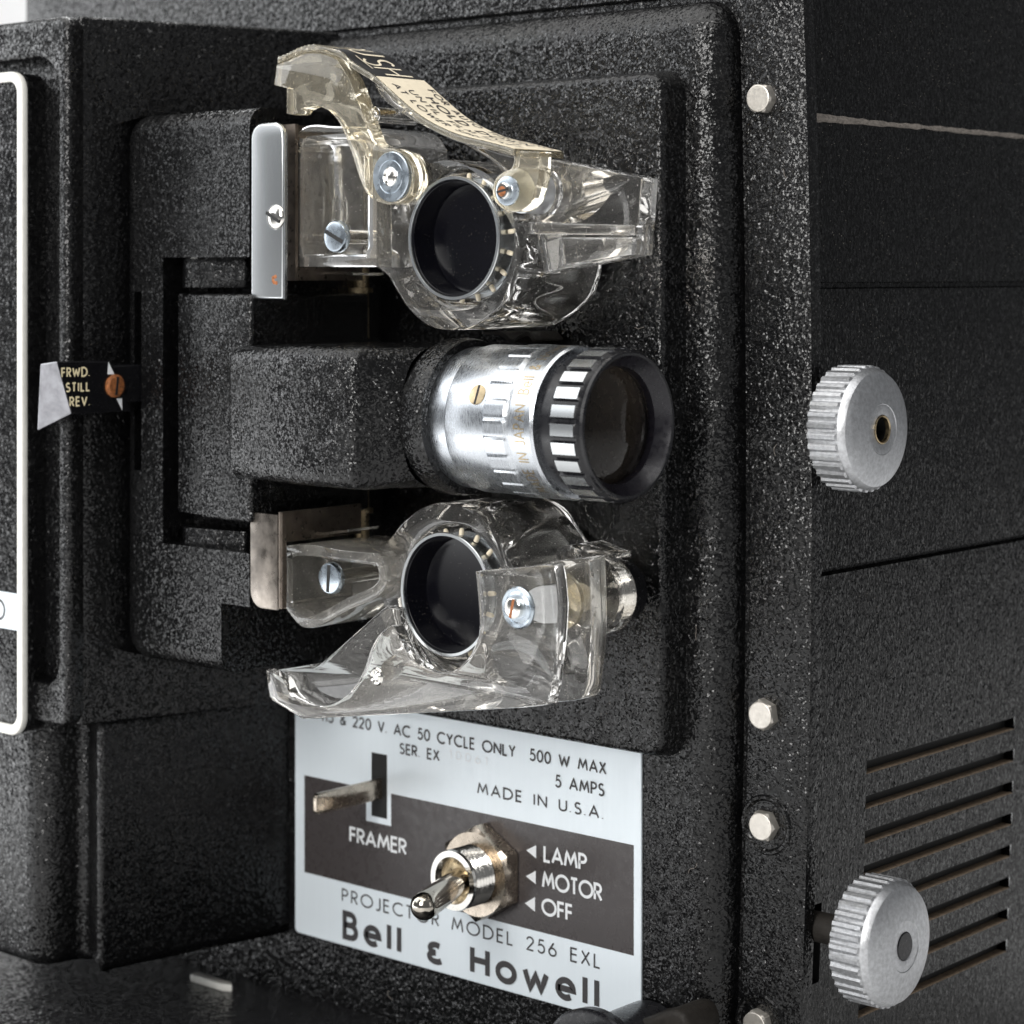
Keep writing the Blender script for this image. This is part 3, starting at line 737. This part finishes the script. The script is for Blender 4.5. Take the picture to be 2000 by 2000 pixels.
strokes(mb, 'MADE IN JAPAN', 1.95, .25, .3, .026, lambda u, v: ((e[4]+e[5])/2+.10-v, AY-R*math.cos((u-1.55)/R), AZ+R*math.sin((u-1.55)/R)), lift=Vector((0, -.0008, 0))); mb.build('engraved_line', M_BRASS, lens); mb = MB()
strokes(mb, 'Bell & Howell', 1.6, .25, .3, .026, lambda u, v: ((e[4]+e[5])/2+.10-v, AY-R*math.cos((u+.62)/R), AZ+R*math.sin((u+.62)/R)), lift=Vector((0, -.0008, 0)))
mb.build('engraved_line', M_BRASS, lens)
mb = MB(); mb.lathe([(e[5]-.05, 1.33), (e[5]+.02, 1.335), (e[6]+.0, 1.335), (e[6]+.05, 1.30)], O, (1, 0, 0), 96); mb.build('inner_barrel', M_SAT, lens)
# black grip ring with bright milled lands
n = 26*12; mb = MB()
def grp(x, d):
    out = []
    for i in range(n):
        ph = i % 12; q = 1.465-(d if ph in (0, 1, 2) else (d*.2 if ph in (3, 11) else 0)); a = 2*PI*(i+4)/n
        out.append((x, AY-q*math.cos(a), AZ+q*math.sin(a)))
    return out
def cg(x, r): return [(x, AY-r*math.cos(2*PI*(i+4)/n), AZ+r*math.sin(2*PI*(i+4)/n)) for i in range(n)]
mb.loft([cg(e[6]+.02, 1.33), grp(e[6]+.0, .07), grp(e[6]+.03, .07), grp(e[7]-.02, .07), cg(e[7]+.02, 1.44), cg(e[8]+.0, 1.40), cg(e[8]+.06, 1.385), cg(e[8]+.08, 1.36), cg(e[8]+.07, 1.32), cg(e[8]+.05, 1.305)])
grip = mb.build('grip_ring', M_SAT, lens, 20)
mb = MB()
for k in range(26):
    a0 = 2*PI*(k*12+3.2+4)/n; a1 = 2*PI*(k*12+10.9+4)/n; r = 1.468
    vs = []
    for x in (e[6]+.035, e[7]-.025):
        for j in range(4):
            a = a0+(a1-a0)*j/3; vs.append((x, AY-r*math.cos(a), AZ+r*math.sin(a)))
    mb.add(vs, [[j, j+1, j+5, j+4] for j in range(3)])
mb.build('bright_lands', M_STRIP, lens)
mb = MB(); mb.lathe([(e[8]+.05, 1.306), (e[8]-.02, 1.265), (e[8]-.19, 1.14), (e[8]-.21, 1.12), (e[8]-.40, 1.11), (e[8]-2.2, .95), (e[8]-2.2, .01)], O, (1, 0, 0), 96, cap0=False)
mb.build('front_bezel', plain('violet_black_anodising', (0.010, 0.009, 0.013), 0.28, 0.2, nscale=3, nstr=0.03), lens, 25)
mb = MB(); gl = []
for k in range(13): q = 1.11*(1-k/12); gl.append((e[8]-.36+.24*(1-(q/1.11)**2), q))
mb.lathe([(e[8]-.75, .01), (e[8]-.75, 1.03), (e[8]-.62, 1.10)]+gl, O, (1, 0, 0), 96); mb.build('front_glass', M_LENS, lens, 50)
mb = MB(); mb.lathe([(e[8]-1.9, .01), (e[8]-1.9, .72), (e[8]-1.7, .74)]+[(e[8]-1.65+.2*(1-(q/12)**2), .74*q/12) for q in range(12, -1, -1)], O, (1, 0, 0), 64); mb.build('rear_glass', M_LENS, lens, 50)
mb = MB(); mb.lathe([(e[8]-1.62, .94), (e[8]-1.6, .74), (e[8]-1.58, .94)], O, (1, 0, 0), 64, cap0=False, cap1=False); mb.build('amber_glint_ring', plain('amber_brown', (0.06, 0.03, 0.015), 0.2), lens)  # brown ring added to give the lens its amber reflections
# clamp screw on the barrel
ta = math.radians(22); sxp = lX(951, 1.3)
sxp = (e[1]+e[2])/2+.26
sp = Vector((sxp, AY-1.44*math.cos(ta), AZ+1.44*math.sin(ta))); sn = Vector((0, -math.cos(ta), math.sin(ta)))
mb = MB(); mb.lathe([(0, .20), (.022, .20), (.026, .185), (.026, .01)], sp, sn, 32); ss = mb.build('barrel_screw', M_BRASS, lens)
def slot_bar(o, nrm, along, half, wd, name, parent, m):
    o = Vector(o); nrm = Vector(nrm).normalized(); al = Vector(along).normalized(); sd = nrm.cross(al)
    m2 = MB(); vs = [o+al*half*a+sd*wd*b+nrm*c for c in (-.03, .004) for a, b in ((-1, -1), (1, -1), (1, 1), (-1, 1))]
    m2.add(vs, [[3, 2, 1, 0], [4, 5, 6, 7], [0, 1, 5, 4], [1, 2, 6, 5], [2, 3, 7, 6], [3, 0, 4, 7]]); m2.build(name, m, parent)
slot_bar(sp+sn*.026, sn, Vector((0, math.sin(ta), math.cos(ta))), .19, .024, 'barrel_screw_slot', lens, M_BLK)

# ------------------------------------------------------------------ direction lever FRWD. STILL REV.
def zz2(x, y): return x*.36232, 600+y*.36232
def dp(x, y, X): Y, Z = on_x(*zz2(x, y), X); return Vector((X, Y, Z))
LX = on_y(268, 770, GY)[0]+.12; LXb = LX-.75
a1, a2, a3, a4 = dp(303, 291, LX), dp(600, 291, LX), dp(712, 562, LX), dp(384, 575, LX)
b1, b4 = dp(216, 304, LXb), dp(198, 668, LXb)
mb = MB()
bk = [Vector((LXb, p.y, p.z)) for p in (a2, a3)]
mb.add([a1, a2, a3, a4, b1, bk[0], bk[1], b4], [[0, 1, 2, 3], [0, 4, 5, 1], [3, 2, 6, 7], [1, 5, 6, 2], [4, 7, 6, 5]], 0)
mb.add([a1, a4, b4, b1], [[0, 1, 2, 3]], 1)
st0 = a2.z-.15; mb.box(LXb+.2, LX-.02, a3.y-.7, -4.6, a3.z+.2, a2.z-.1, 0)
dl = mb.build('direction_lever', [M_BGL, M_GREY], root, 10)
mdf = dl.modifiers.new('edge', 'BEVEL'); mdf.width = .035; mdf.segments = 2; mdf.limit_method = 'ANGLE'
for s, (x0_, y0_), (x1_, y1_), cap in (('FRWD.', (333, 376), (480, 376), 46), ('STILL', (356, 455), (480, 455), 44), ('REV.', (377, 533), (480, 533), 46)):
    A = dp(x0_, y0_, LX); B = dp(x1_, y1_, LX); C = dp(x0_, y0_-cap, LX)
    mb = MB(); strokes(mb, s, B.y-A.y, C.z-A.z, .34, .036, lambda u, v: (LX+.006, A.y+u, A.z+v), lift=Vector((.0012, 0, 0))); mb.build('printed_word', M_CRM, dl)
for tri in (((578, 362), (616, 362), (583, 294)), ((626, 492), (656, 490), (658, 556))):
    mb = MB(); mb.add([dp(*p, LX)+Vector((.006, 0, 0)) for p in tri], [[0, 1, 2]]); mb.build('white_pointer', M_WHT, dl)
so = dp(616, 424, LX); mb = MB(); mb.lathe([(-.02, .25), (.05, .25), (.09, .20), (.10, .01)], so, (1, 0, 0), 32); mb.build('copper_screw', M_RUST, dl)
slot_bar(so+Vector((.10, 0, 0)), (1, 0, 0), (0, .12, 1), .20, .028, 'screw_slot', dl, M_BLK)

# ------------------------------------------------------------------ metal film channel either side of the carrier
SY = -5.32
def rectp(x0, y0, x1, y1, Y, rr):
    a = on_y(x0, y0, Y); b = on_y(x1, y1, Y); return [(a[0], a[1], rr[0]), (b[0], a[1], rr[1]), (b[0], b[1], rr[2]), (a[0], b[1], rr[3])]
mb = MB(); mb.slab(fillet(rectp(489, 242, 553, 585, SY, (.32, .32, 0, 0)), 8), SY, SY+.16, .06, res=4)
up = mb.build('pressure_strip', M_STRIP, root)
lab(up, 'upper satin steel strip with a domed slotted screw')
def slotted(parent, px, py, Y, r, h, ang, m, dome=False, name='slotted_screw'):
    X, Z = on_y(px, py, Y-h)
    m2 = MB()
    pf = [(-.02, r), (h*.6, r), (h*.9, r*.93), (h, r*.8), (h, .01)] if not dome else [(0, r)]+[(h*math.sin(PI/2*k/6), r*math.cos(PI/2*k/6)) for k in range(1, 7)]
    m2.lathe(pf, (X, Y, Z), (0, -1, 0), 36); o = m2.build(name, m, parent)
    slot_bar((X, Y-h, Z), (0, -1, 0), (math.cos(ang), 0, math.sin(ang)), r*.85, r*.13, 'screw_slot', parent, M_BLK)
    return X, Z
slotted(up, 532, 424, SY, .26, .10, -.45, M_CHR, True)
mb = MB(); mb.add([], [])
rx, rz = on_y(541, 548, SY)
for k in range(5): q = (rx+random.uniform(-.12, .1), rz+random.uniform(-.12, .12)); mb.lathe([(0, .045), (.006, .03), (.007, .005)], (q[0], SY, q[1]), (0, -1, 0), 7)
mb.build('rust_specks', M_RUST, up)
mb = MB(); x0, z1 = on_y(556, 243, -4.88); z0 = on_y(556, 548, -4.88)[1]; mb.box(x0-.08, x0, -4.86, -2.6, z0, z1); mb.box(x0-.02, x0+.30, -4.86, -4.78, z0, z1)
mb.build('film_channel', M_DARKN, root)
mb = MB(); mb.slab(fillet(rectp(488, 1000, 542, 1193, SY, (0, 0, .05, .36)), 8), SY, SY+.08, .03)
lo = mb.build('pressure_strip', plain('smudged_nickel', (0.36, 0.32, 0.28), 0.3, 0.9, nscale=1.6, nstr=0.0, cvar=0.6), root); lab(lo, 'lower tarnished nickel strip without a screw')
mb = MB(); mb.slab(fillet(rectp(544, 1000, 551, 1190, SY-.05, (0, 0, .02, .02))), SY-.05, SY+.08, .01); x0, z1 = on_y(553, 1000, -4.9); z0 = on_y(553, 1060, -4.9)[1]; mb.box(x0-.08, x0-.02, -4.88, -2.6, z0, z1); mb.build('film_channel', M_DARKN, root)
for ya, yb, yc in ((480, 660, 567), (915, 1060, 997)):
    x, z1 = on_y(706, ya, -1.95); z0 = on_y(706, yb, -1.95)[1]; mb = MB(); mb.lathe([(0, .17), (z1-z0, .17)], (x, -1.95, z0), (0, 0, 1), 24)
    gr = mb.build('guide_rod', M_BRASS, root)
    x, z = on_y(702, yc, -1.95); mb = MB(); mb.lathe([(0, .3), (.10, .3)], (x, -1.95, z-.05), (0, 0, 1), 28); mb.build('rod_collar', M_BRASS, gr)
mb = MB()
for pts in ([(553, 555), (558, 540), (572, 537), (585, 530), (640, 530), (690, 533), (690, 538), (640, 536), (590, 536), (575, 543), (563, 546), (558, 560)], [(560, 1005), (575, 1022), (600, 1034), (620, 1040), (680, 1034), (680, 1039), (620, 1046), (598, 1040), (570, 1028), (556, 1010)]):
    mb = MB(); mb.slab(poly_y(pts, -3.9), -3.9, -3.0, .005, res=1); mb.build('leaf_spring', M_CHR, root)
mb = MB(); mb.lathe([(0, .06), (.15, .05)], (on_y(648, 983, -2.3)[0]+0, -2.3, on_y(648, 983, -2.3)[1]), (1, 0, 0), 16)
x, z = on_y(612, 1020, -3.6); mb.lathe([(0, .3), (.35, .3), (.4, .22)], (x, -3.6, z-.1), (0, 0, 1), 24); mb.build('adjusting_stud', M_STEEL, root)
mb = MB(); mb.slab(smooth(poly_y([(945, 648, 1), (980, 648), (1000, 664), (1012, 656), (1030, 648), (1045, 664, 1), (1041, 667, 1), (1030, 656), (1012, 664), (998, 670), (975, 655), (945, 653, 1)], -2.2)), -2.2, -1.3, .0)
mb.build('wire_spring', M_BROWN, root)

# ------------------------------------------------------------------ sprockets and clear film guides
def sprocket(px, py, name_label):
    Y = -4.5; X, Z = on_y(px, py, Y); m2 = MB()
    m2.lathe([(0.6, 1.12), (.24, 1.12), (.20, 1.17), (.06, 1.20), (.0, 1.225), (-.03, 1.225), (-.045, 1.21), (-.045, 1.155), (-.03, 1.145), (.03, 1.14)], (X, Y, Z), (0, 1, 0), 96, cap0=False, cap1=False)
    m2.lathe([(.6, 1.0), (.62, 1.19), (.85, 1.19), (.87, 1.1), (2.5, 1.1)], (X, Y, Z), (0, 1, 0), 96, cap0=True, cap1=True)
    s = m2.build('sprocket', M_STRIP, root, 30); lab(s, name_label)
    m3 = MB(); m3.lathe([(0.0, 1.142), (.02, 1.135), (.03, 1.12), (.50, 1.09), (.555, 1.07), (.57, 1.0), (.575, .01)], (X, Y, Z), (0, 1, 0), 96, cap0=False); m3.build('hub_cup', M_HUB, s, 40)
    for k in range(18):
        a = 2*PI*k/18+.1; m4 = MB(); c = Vector((X+1.15*math.cos(a), Y+.34, Z+1.15*math.sin(a))); d = Vector((math.cos(a), 0, math.sin(a)))
        m4.lathe([(0, .05), (.09, .048), (.13, .035), (.14, .015)], c, d, 10); m4.build('sprocket_tooth', M_STK, s)
    return X, Z
UX, UZ = sprocket(887, 465, 'upper black-faced sprocket with bright metal rim')
DX, DZ = sprocket(872, 1161, 'lower black-faced sprocket partly behind the clear lever')
def r1(x, y): return (450+x*.31056, 50+y*.31056)
def r2(x, y): return (850+x*.2588, 200+y*.2588)
def r3(x, y): return (450+x*.2588, 950+y*.2588)
def r4(x, y): return (850+x*.2588, 950+y*.2588)
BF = -4.28; MF = -4.72
# upper ring body
mb = MB()
ring_u = smooth(poly_y([(738, 524, 1), (738, 400), (752, 362), (790, 348), (815, 330), (841, 318), (869, 312), (900, 317), (935, 336), (965, 368), (985, 405), (1004, 440), (1014, 480), (1014, 525), (1008, 552), (995, 583), (948, 624), (905, 643), (845, 640), (801, 608), (775, 570), (757, 540)], BF))
mb.slab([ring_u, circ(UX, UZ, 1.36, 64)], BF, -1.75, .05)
guideU = mb.build('upper_film_guide', M_CLR, root, 30); lab(guideU, 'upper clear plastic film guide with yellowed lever and printed push label')
mo = smooth(poly_y([(575, 522, 1), (575, 290), (580, 263), (594, 248), (616, 243), (650, 246), (690, 247), (714, 256), (730, 278), (735, 310), (735, 522, 1)], MF))
mb = MB(); mb.slab([mo, inset(mo, .27)], MF, -2.6, .04); blk = mb.build('mount_block', M_MILK, guideU, 30)
mb = MB(); mb.slab(inset(mo, .29), -3.0, -2.62, .03); mb.build('mount_web', M_CLR, guideU, 30)
# lever: S-shaped front arm
FY = -4.9
arm = smooth([on_y(*r1(*p[:2]), FY)+tuple(p[2:]) for p in [(288, 245, 1), (350, 222), (455, 178), (540, 172), (610, 186), (676, 222), (702, 262), (745, 330), (785, 425), (832, 560), (862, 655), (900, 735), (960, 770), (1030, 775), (1100, 815), (1150, 900), (1155, 990), (1110, 1080), (1040, 1120), (960, 1120), (880, 1085), (840, 1030), (805, 950), (765, 820), (722, 700), (690, 630), (650, 570), (600, 528), (520, 500), (445, 525), (405, 560), (350, 555, 1), (350, 392, 1), (270, 375, 1)]], 8)
mb = MB(); mb.slab(arm, FY, FY+.42, .04)
mb.build('lever_arm', M_YEL, guideU, 30)
# lever: curved top strip
fe = [(664, 101), (686, 121), (730, 149), (773, 188), (823, 229), (885, 260), (947, 276), (1003, 291)]
tip = [(540, 112), (559, 105), (575, 97), (593, 90), (614, 88), (636, 92)]
chain = smooth(poly_y(tip+fe, FY), 5, False)
low = [(x, z-.13) for x, z in chain]
zig = []
for i, (x, z) in enumerate(chain):
    zig.append((x, z+(.02 if (i % 2 and i < 20) else 0)))
mb = MB(); mb.slab(zig+low[::-1], FY+.02, -3.42, .02)
strip = mb.build('top_strip', M_YEL, guideU, 30)
# label stuck on the strip
cl = []; acc = [0]
for i, (x, z) in enumerate(chain):
    if i: acc.append(acc[-1]+math.hypot(x-chain[i-1][0], z-chain[i-1][1]))
def at_s(s):
    s = min(max(s, 0), acc[-1]-1e-4)
    for i in range(1, len(acc)):
        if s <= acc[i]: break
    t_ = (s-acc[i-1])/(acc[i]-acc[i-1]); a, b = Vector(chain[i-1]), Vector(chain[i]); d = (b-a).normalized(); p = a+(b-a)*t_
    return p, Vector((-d.y, d.x)) if d.x > 0 else Vector((d.y, -d.x))
def s_of(px):
    x = on_y(px, 100, FY)[0]
    for i in range(1, len(chain)):
        if chain[i][0] >= x: return acc[i-1]+(acc[i]-acc[i-1])*(x-chain[i-1][0])/(chain[i][0]-chain[i-1][0])
    return acc[-1]
def on_strip(s, y, h):
    p, nrm = at_s(s); p = p+nrm*h; return (p.x, y, p.y)
yF, yB = FY+.06, -3.46
def ribbon(s0, s1, m, name, h=.012):
    m2 = MB(); N = 24
    m2.loft([[on_strip(s0+(s1-s0)*i/N, yF, h), on_strip(s0+(s1-s0)*i/N, yB, h), on_strip(s0+(s1-s0)*i/N, yB, h-.006), on_strip(s0+(s1-s0)*i/N, yF, h-.006)] for i in range(N+1)], True, True)
    return m2.build(name, m, guideU)
sA, sB, sC = s_of(648), s_of(730), acc[-1]-.02
ribbon(sA, sB, plain('black_sticker', (0.012, 0.012, 0.013), 0.4), 'black_sticker'); ribbon(sB+.002, sC, M_STK, 'cream_sticker')
mb = MB(); HL = .02
sP = s_of(618)
strokes(mb, 'PUSH', (sB-.10)-sP, .78,   .26, .06, lambda u, v: on_strip(sP+u, yF+.36+v, HL), lift=Vector((0, 0, .0012)))
mb.add([on_strip(s_of(672), yF+.24, HL), on_strip(s_of(706), yF+.24, HL), on_strip(s_of(706), yF+.27, HL), on_strip(s_of(672), yF+.27, HL)], [[0, 1, 2, 3]])
mb.build('push_lettering', M_STK, guideU)
LL = sC-sB
for s_, a, b, y, cap, th in (('FOR AUTO THREADING', .10, .97, 1.14, .17, .03), ('HOLD DOWN', .18, .90, .80, .22, .045), ('UNTIL FILM EXITS', .12, .90, .50, .17, .03), ('AT LOWER SPROCKET', .07, .97, .20, .17, .03)):
    mb = MB(); strokes(mb, s_, LL*(b-a), cap, .34, th, lambda u, v: on_strip(sB+LL*a+u, yF+y+v, HL), lift=Vector((0, 0, .0012))); mb.build('printed_line', M_INK, guideU)
# lever: clear web behind, ending in a square block on the right
WY = -3.95
rollx, rollz = on_y(996, 373, -4.75)
web = smooth(poly_y([(1254, 347, 1), (1242, 498, 1), (1119, 521, 1), (1062, 534, 1), (1056, 500), (1044, 450), (1012, 380), (968, 322), (910, 284), (845, 255), (785, 222), (745, 190), (726, 152, 1), (773, 196), (823, 238), (885, 270), (947, 288), (1003, 303), (1078, 312, 1)], WY))
mb = MB(); mb.slab([web, circ(rollx, rollz, .44, 32)], WY, -3.44, .03)
rb = [on_y(*p, WY-.25) for p in ((1035, 434), (1243, 440), (1243, 460), (1035, 457))]; mb.slab(rb, WY-.3, WY-.01, .015)
rb = [on_y(*p, WY-.2) for p in ((1096, 464), (1241, 464), (1239, 497), (1096, 519))]; mb.slab(rb, WY-.28, WY-.01, .02)
mb.build('lever_web', M_CLR, guideU, 30)
# roller tab, roller, discs
mb = MB(); mb.slab(smooth(poly_y([(1004, 294, 1), (1054, 296, 1), (1052, 340), (1046, 366), (1036, 394), (1014, 412), (988, 411), (968, 396), (961, 373), (967, 350), (982, 336), (1000, 326)], -4.78)), -4.78, -4.42, .03); mb.build('roller_tab', M_YEL, guideU, 30)
def rod(parent, name, m, X, Z, prof, n=40, ang=30):
    """lathe along +Y; prof holds (Y, radius)"""
    m2 = MB(); m2.lathe(prof, (X, 0, Z), (0, 1, 0), n); return m2.build(name, m, parent, ang)
rod(guideU, 'roller', M_ROL, rollx, rollz, [(-4.41, .40), (-4.40, .42), (-3.52, .42), (-3.50, .39)])
rod(guideU, 'roller_washer', M_STEEL, rollx, rollz, [(-4.80, .27), (-4.81, .29), (-4.84, .28), (-4.86, .2), (-4.86, .01)])
rod(guideU, 'roller_screw', M_CHR, rollx-.02, rollz, [(-4.87, .16), (-4.93, .155), (-4.95, .13), (-4.95, .01)])
rod(guideU, 'rust_patch', M_RUST, rollx-.03, rollz-.01, [(-4.951, .10), (-4.956, .09), (-4.957, .01)], 14)
slot_bar((rollx-.02, -4.957, rollz), (0, -1, 0), (1, 0, .2), .14, .022, 'screw_slot', guideU, M_BLK)
rod(guideU, 'roller_disc', M_CLR, rollx, rollz, [(-3.36, .1), (-3.36, .58), (-3.26, .58), (-3.26, .1)])
rod(guideU, 'rear_roller', M_CLR, rollx, rollz, [(-3.15, .3), (-3.15, .6), (-2.45, .6), (-2.4, .55), (-2.4, .2)])
rod(guideU, 'rear_axle', M_CHR, rollx, rollz, [(-3.5, .2), (-2.3, .2)])
wx_, wz_ = on_y(763, 345, -4.98)
rod(guideU, 'pivot_washer', M_STEEL, wx_, wz_, [(-4.89, .50), (-4.97, .50), (-4.99, .48), (-4.99, .34), (-4.98, .33), (-4.99, .32), (-4.99, .21)], 56)
rod(guideU, 'pivot_rivet', M_CHR, wx_, wz_, [(-4.97, .20), (-5.01, .19), (-5.03, .16), (-5.01, .12), (-5.03, .07), (-5.04, .01)])
rod(guideU, 'pivot_tube', M_CLR, wx_, wz_, [(-4.46, .50), (-4.32, .50)])
px1_, pz1_ = on_y(731, 224, -4.55)
rod(guideU, 'stop_pin', M_CLR, px1_, pz1_, [(-4.55, .17), (-4.56, .16), (-3.4, .16)])
rod(guideU, 'stop_pin_core', M_CHR, px1_, pz1_, [(-4.565, .14), (-4.60, .12), (-4.58, .085), (-4.61, .06), (-4.61, .01)])
def mount_screw(parent, px, py, ang, Yh=-4.86):
    X, Z = slotted(parent, px, py, Yh, .325, .13, ang, M_STEEL, False, 'mount_screw')
    rod(parent, 'screw_shank', M_CHR, X, Z, [(Yh+.02, .15), (-3.12, .15)])
    rod(parent, 'screw_bush', M_BGL, X, Z, [(-3.02, .38), (-3.09, .38), (-3.10, .35), (-3.06, .2), (-3.06, .16)])
    rod(parent, 'bush_ring', M_CLR, X, Z, [(-3.03, .39), (-3.14, .39), (-3.15, .42), (-3.14, .45), (-3.03, .45)])
mount_screw(guideU, 652, 462, -.42)

# lower film guide
mb = MB()
ring_l = smooth(poly_y([(738, 1079), (760, 1053), (786, 1020), (825, 991), (864, 982), (903, 989), (940, 1010), (965, 1045), (990, 1086), (1008, 1130), (1004, 1190), (985, 1255), (940, 1300), (874, 1328), (815, 1310), (775, 1265), (752, 1205), (742, 1140)], BF))
mb.slab([ring_l, circ(DX, DZ, 1.36, 64)], BF, -1.75, .05)
sh = [on_y(*r4(*p), -2.6) for p in ((985, 452), (1080, 430), (1180, 470), (1290, 520), (1290, 560), (985, 560))]
mb.slab(sh, -2.9, -1.8, .04)
guideL = mb.build('lower_film_guide', M_CLR, root, 30); lab(guideL, 'lower clear plastic film guide with scooped finger lever above the silver label')
mo = smooth(poly_y([(553, 1066, 1), (605, 1063), (670, 1074), (738, 1080, 1), (752, 1100), (755, 1140), (735, 1168), (683, 1191), (631, 1219), (605, 1227), (585, 1222), (564, 1198), (554, 1172)], MF))
mb = MB(); mb.slab([mo, inset(mo, .25)], MF, -2.6, .04); mb.build('mount_block', M_MILK, guideL, 30)
mb = MB(); mb.slab(inset(mo, .27), -3.0, -2.62, .03); mb.build('mount_web', M_CLR, guideL, 30)
mount_screw(guideL, 641, 1130, 1.5, -4.84)
EY = -5.0
cup = [(330, 900), (330, 1050), (315, 1150)]
front = [r4(*p)+(1,) for p in [(300, 640)]] + [r4(*p) for p in [(600, 612), (860, 590), (905, 640), (930, 850), (930, 1000), (905, 1300), (880, 1500), (850, 1620)]] + [r4(800, 1655)] + [r4(310, 1690), r3(540, 1757)+(1,), r3(320, 1622)+(1,), r3(290, 1590)+(1,), r3(265, 1385)+(1,), r3(390, 1450)] + \
        [r3(*p) for p in [(450, 1570), (530, 1630), (620, 1660), (750, 1648), (870, 1580), (960, 1470), (1010, 1370), (1050, 1240), (1110, 1130), (1180, 1065), (1235, 1060)]] + \
        [r3(*p) for p in [(1290, 1180), (1350, 1270), (1440, 1350), (1560, 1402), (1680, 1392), (1790, 1295), (1860, 1150)]] + [r4(330, 1000)]
mb = MB(); mb.slab(smooth([on_y(p[0], p[1], EY)+tuple(p[2:]) for p in front], 8), EY, EY+.30, .04)
back = [r3(265, 1387)+(1,), r3(560, 1342)+(1,), r3(620, 1340)] + [r3(1070, 940), r3(1140, 920), r3(1215, 925)+(1,)] + [r3(*p) for p in [(1245, 1060), (1290, 1180), (1350, 1270), (1440, 1350), (1560, 1402), (1680, 1392), (1790, 1295), (1850, 1180), (1900, 1240), (1900, 1400), (1850, 1640)]] + [r3(540, 1757)+(1,), r3(320, 1622)+(1,), r3(290, 1590)+(1,)]
mb.slab(smooth([on_y(p[0]+16, p[1], EY+.34)+tuple(p[2:]) for p in back], 8), EY+.33, EY+.62, .03)
mb.build('finger_lever', M_CLR, guideL, 30)
mb = MB(); rp = [r4(*p)+(1,) for p in [(960, 555), (1290, 512)]] + [r4(1302, 800), r4(1300, 1100), r4(1275, 1380), r4(1250, 1530), r4(1200, 1585), r4(960, 1606)+(1,)]
hxl, hzl = on_y(*r4(615, 918), EY-.08)
mb.slab([smooth([on_y(p[0], p[1], -3.1)+tuple(p[2:]) for p in rp], 4), circ(hxl, hzl, .4, 32)] if False else smooth([on_y(p[0], p[1], -3.1)+tuple(p[2:]) for p in rp], 4), -3.6, -3.1, .05)
mb.build('lever_web', M_CLR, guideL, 30)
rod(guideL, 'roller_washer', M_STEEL, hxl, hzl, [(EY-.01, .40), (EY-.05, .40), (EY-.08, .37), (EY-.06, .31), (EY-.09, .26), (EY-.09, .01)])
rod(guideL, 'roller_screw', M_CHR, hxl-.03, hzl, [(EY-.08, .20), (EY-.17, .195), (EY-.19, .16), (EY-.19, .01)])
slot_bar((hxl-.03, EY-.19, hzl), (0, -1, 0), (.25, 0, 1), .18, .03, 'screw_slot', guideL, M_RUST)
rod(guideL, 'roller', M_ROL, hxl, hzl, [(EY+.64, .34), (-3.95, .34), (-3.9, .26)])
rod(guideL, 'roller_cone', M_CHR, hxl, hzl, [(-3.89, .26), (-3.70, .16), (-3.68, .15)])
rod(guideL, 'roller_disc', M_YEL, hxl, hzl, [(-3.86, .27), (-3.86, .56), (-3.76, .56), (-3.76, .2)])
rod(guideL, 'rear_roller', M_CLR, hxl, hzl, [(-2.9, .3), (-2.9, .72), (-2.8, .78), (-2.45, .78), (-2.35, .72), (-2.35, .3)])
rod(guideL, 'rear_axle', M_CHR, hxl, hzl, [(-3.05, .28), (-2.3, .28)])
rod(guideL, 'rear_core', M_BGL, hxl, hzl, [(-2.25, .62), (-1.9, .62)])
px2_, pz2_ = on_y(738, 1321, EY+.02)
rod(guideL, 'stop_pin', M_CLR, px2_, pz2_, [(EY+.66, .18), (-3.3, .18)])
rod(guideL, 'stop_pin_core', M_CHR, px2_, pz2_, [(EY-.01, .18), (EY-.04, .15), (EY-.02, .11), (EY-.05, .07), (EY-.05, .01)])

# a few lint hairs caught on the crinkle paint
def hair(px, py, Y, ln, seed):
    rnd = random.Random(seed); x, z = on_y(px, py, Y); a = rnd.uniform(0, 6.28); pts = []
    for k in range(9):
        pts.append((x, Y-.012-.03*math.sin(k/8*PI), z)); a += rnd.uniform(-.5, .6); x += ln/8*math.cos(a); z += ln/8*math.sin(a)
    m2 = MB(); m2.tube(pts, .0055, 5); m2.build('lint_hair', M_FUZZ, root)
for i, (px, py, Y, ln) in enumerate(((1330, 575, BY, .35), (1360, 1250, BY, .3), (1240, 640, PY, .25), (1180, 1120, PY, .3), (1345, 1705, BY, .35), (760, 1935, BY, .25), (1530, 330, 0, .2), (1515, 890, 0, .25))): hair(px, py, Y, ln, i)
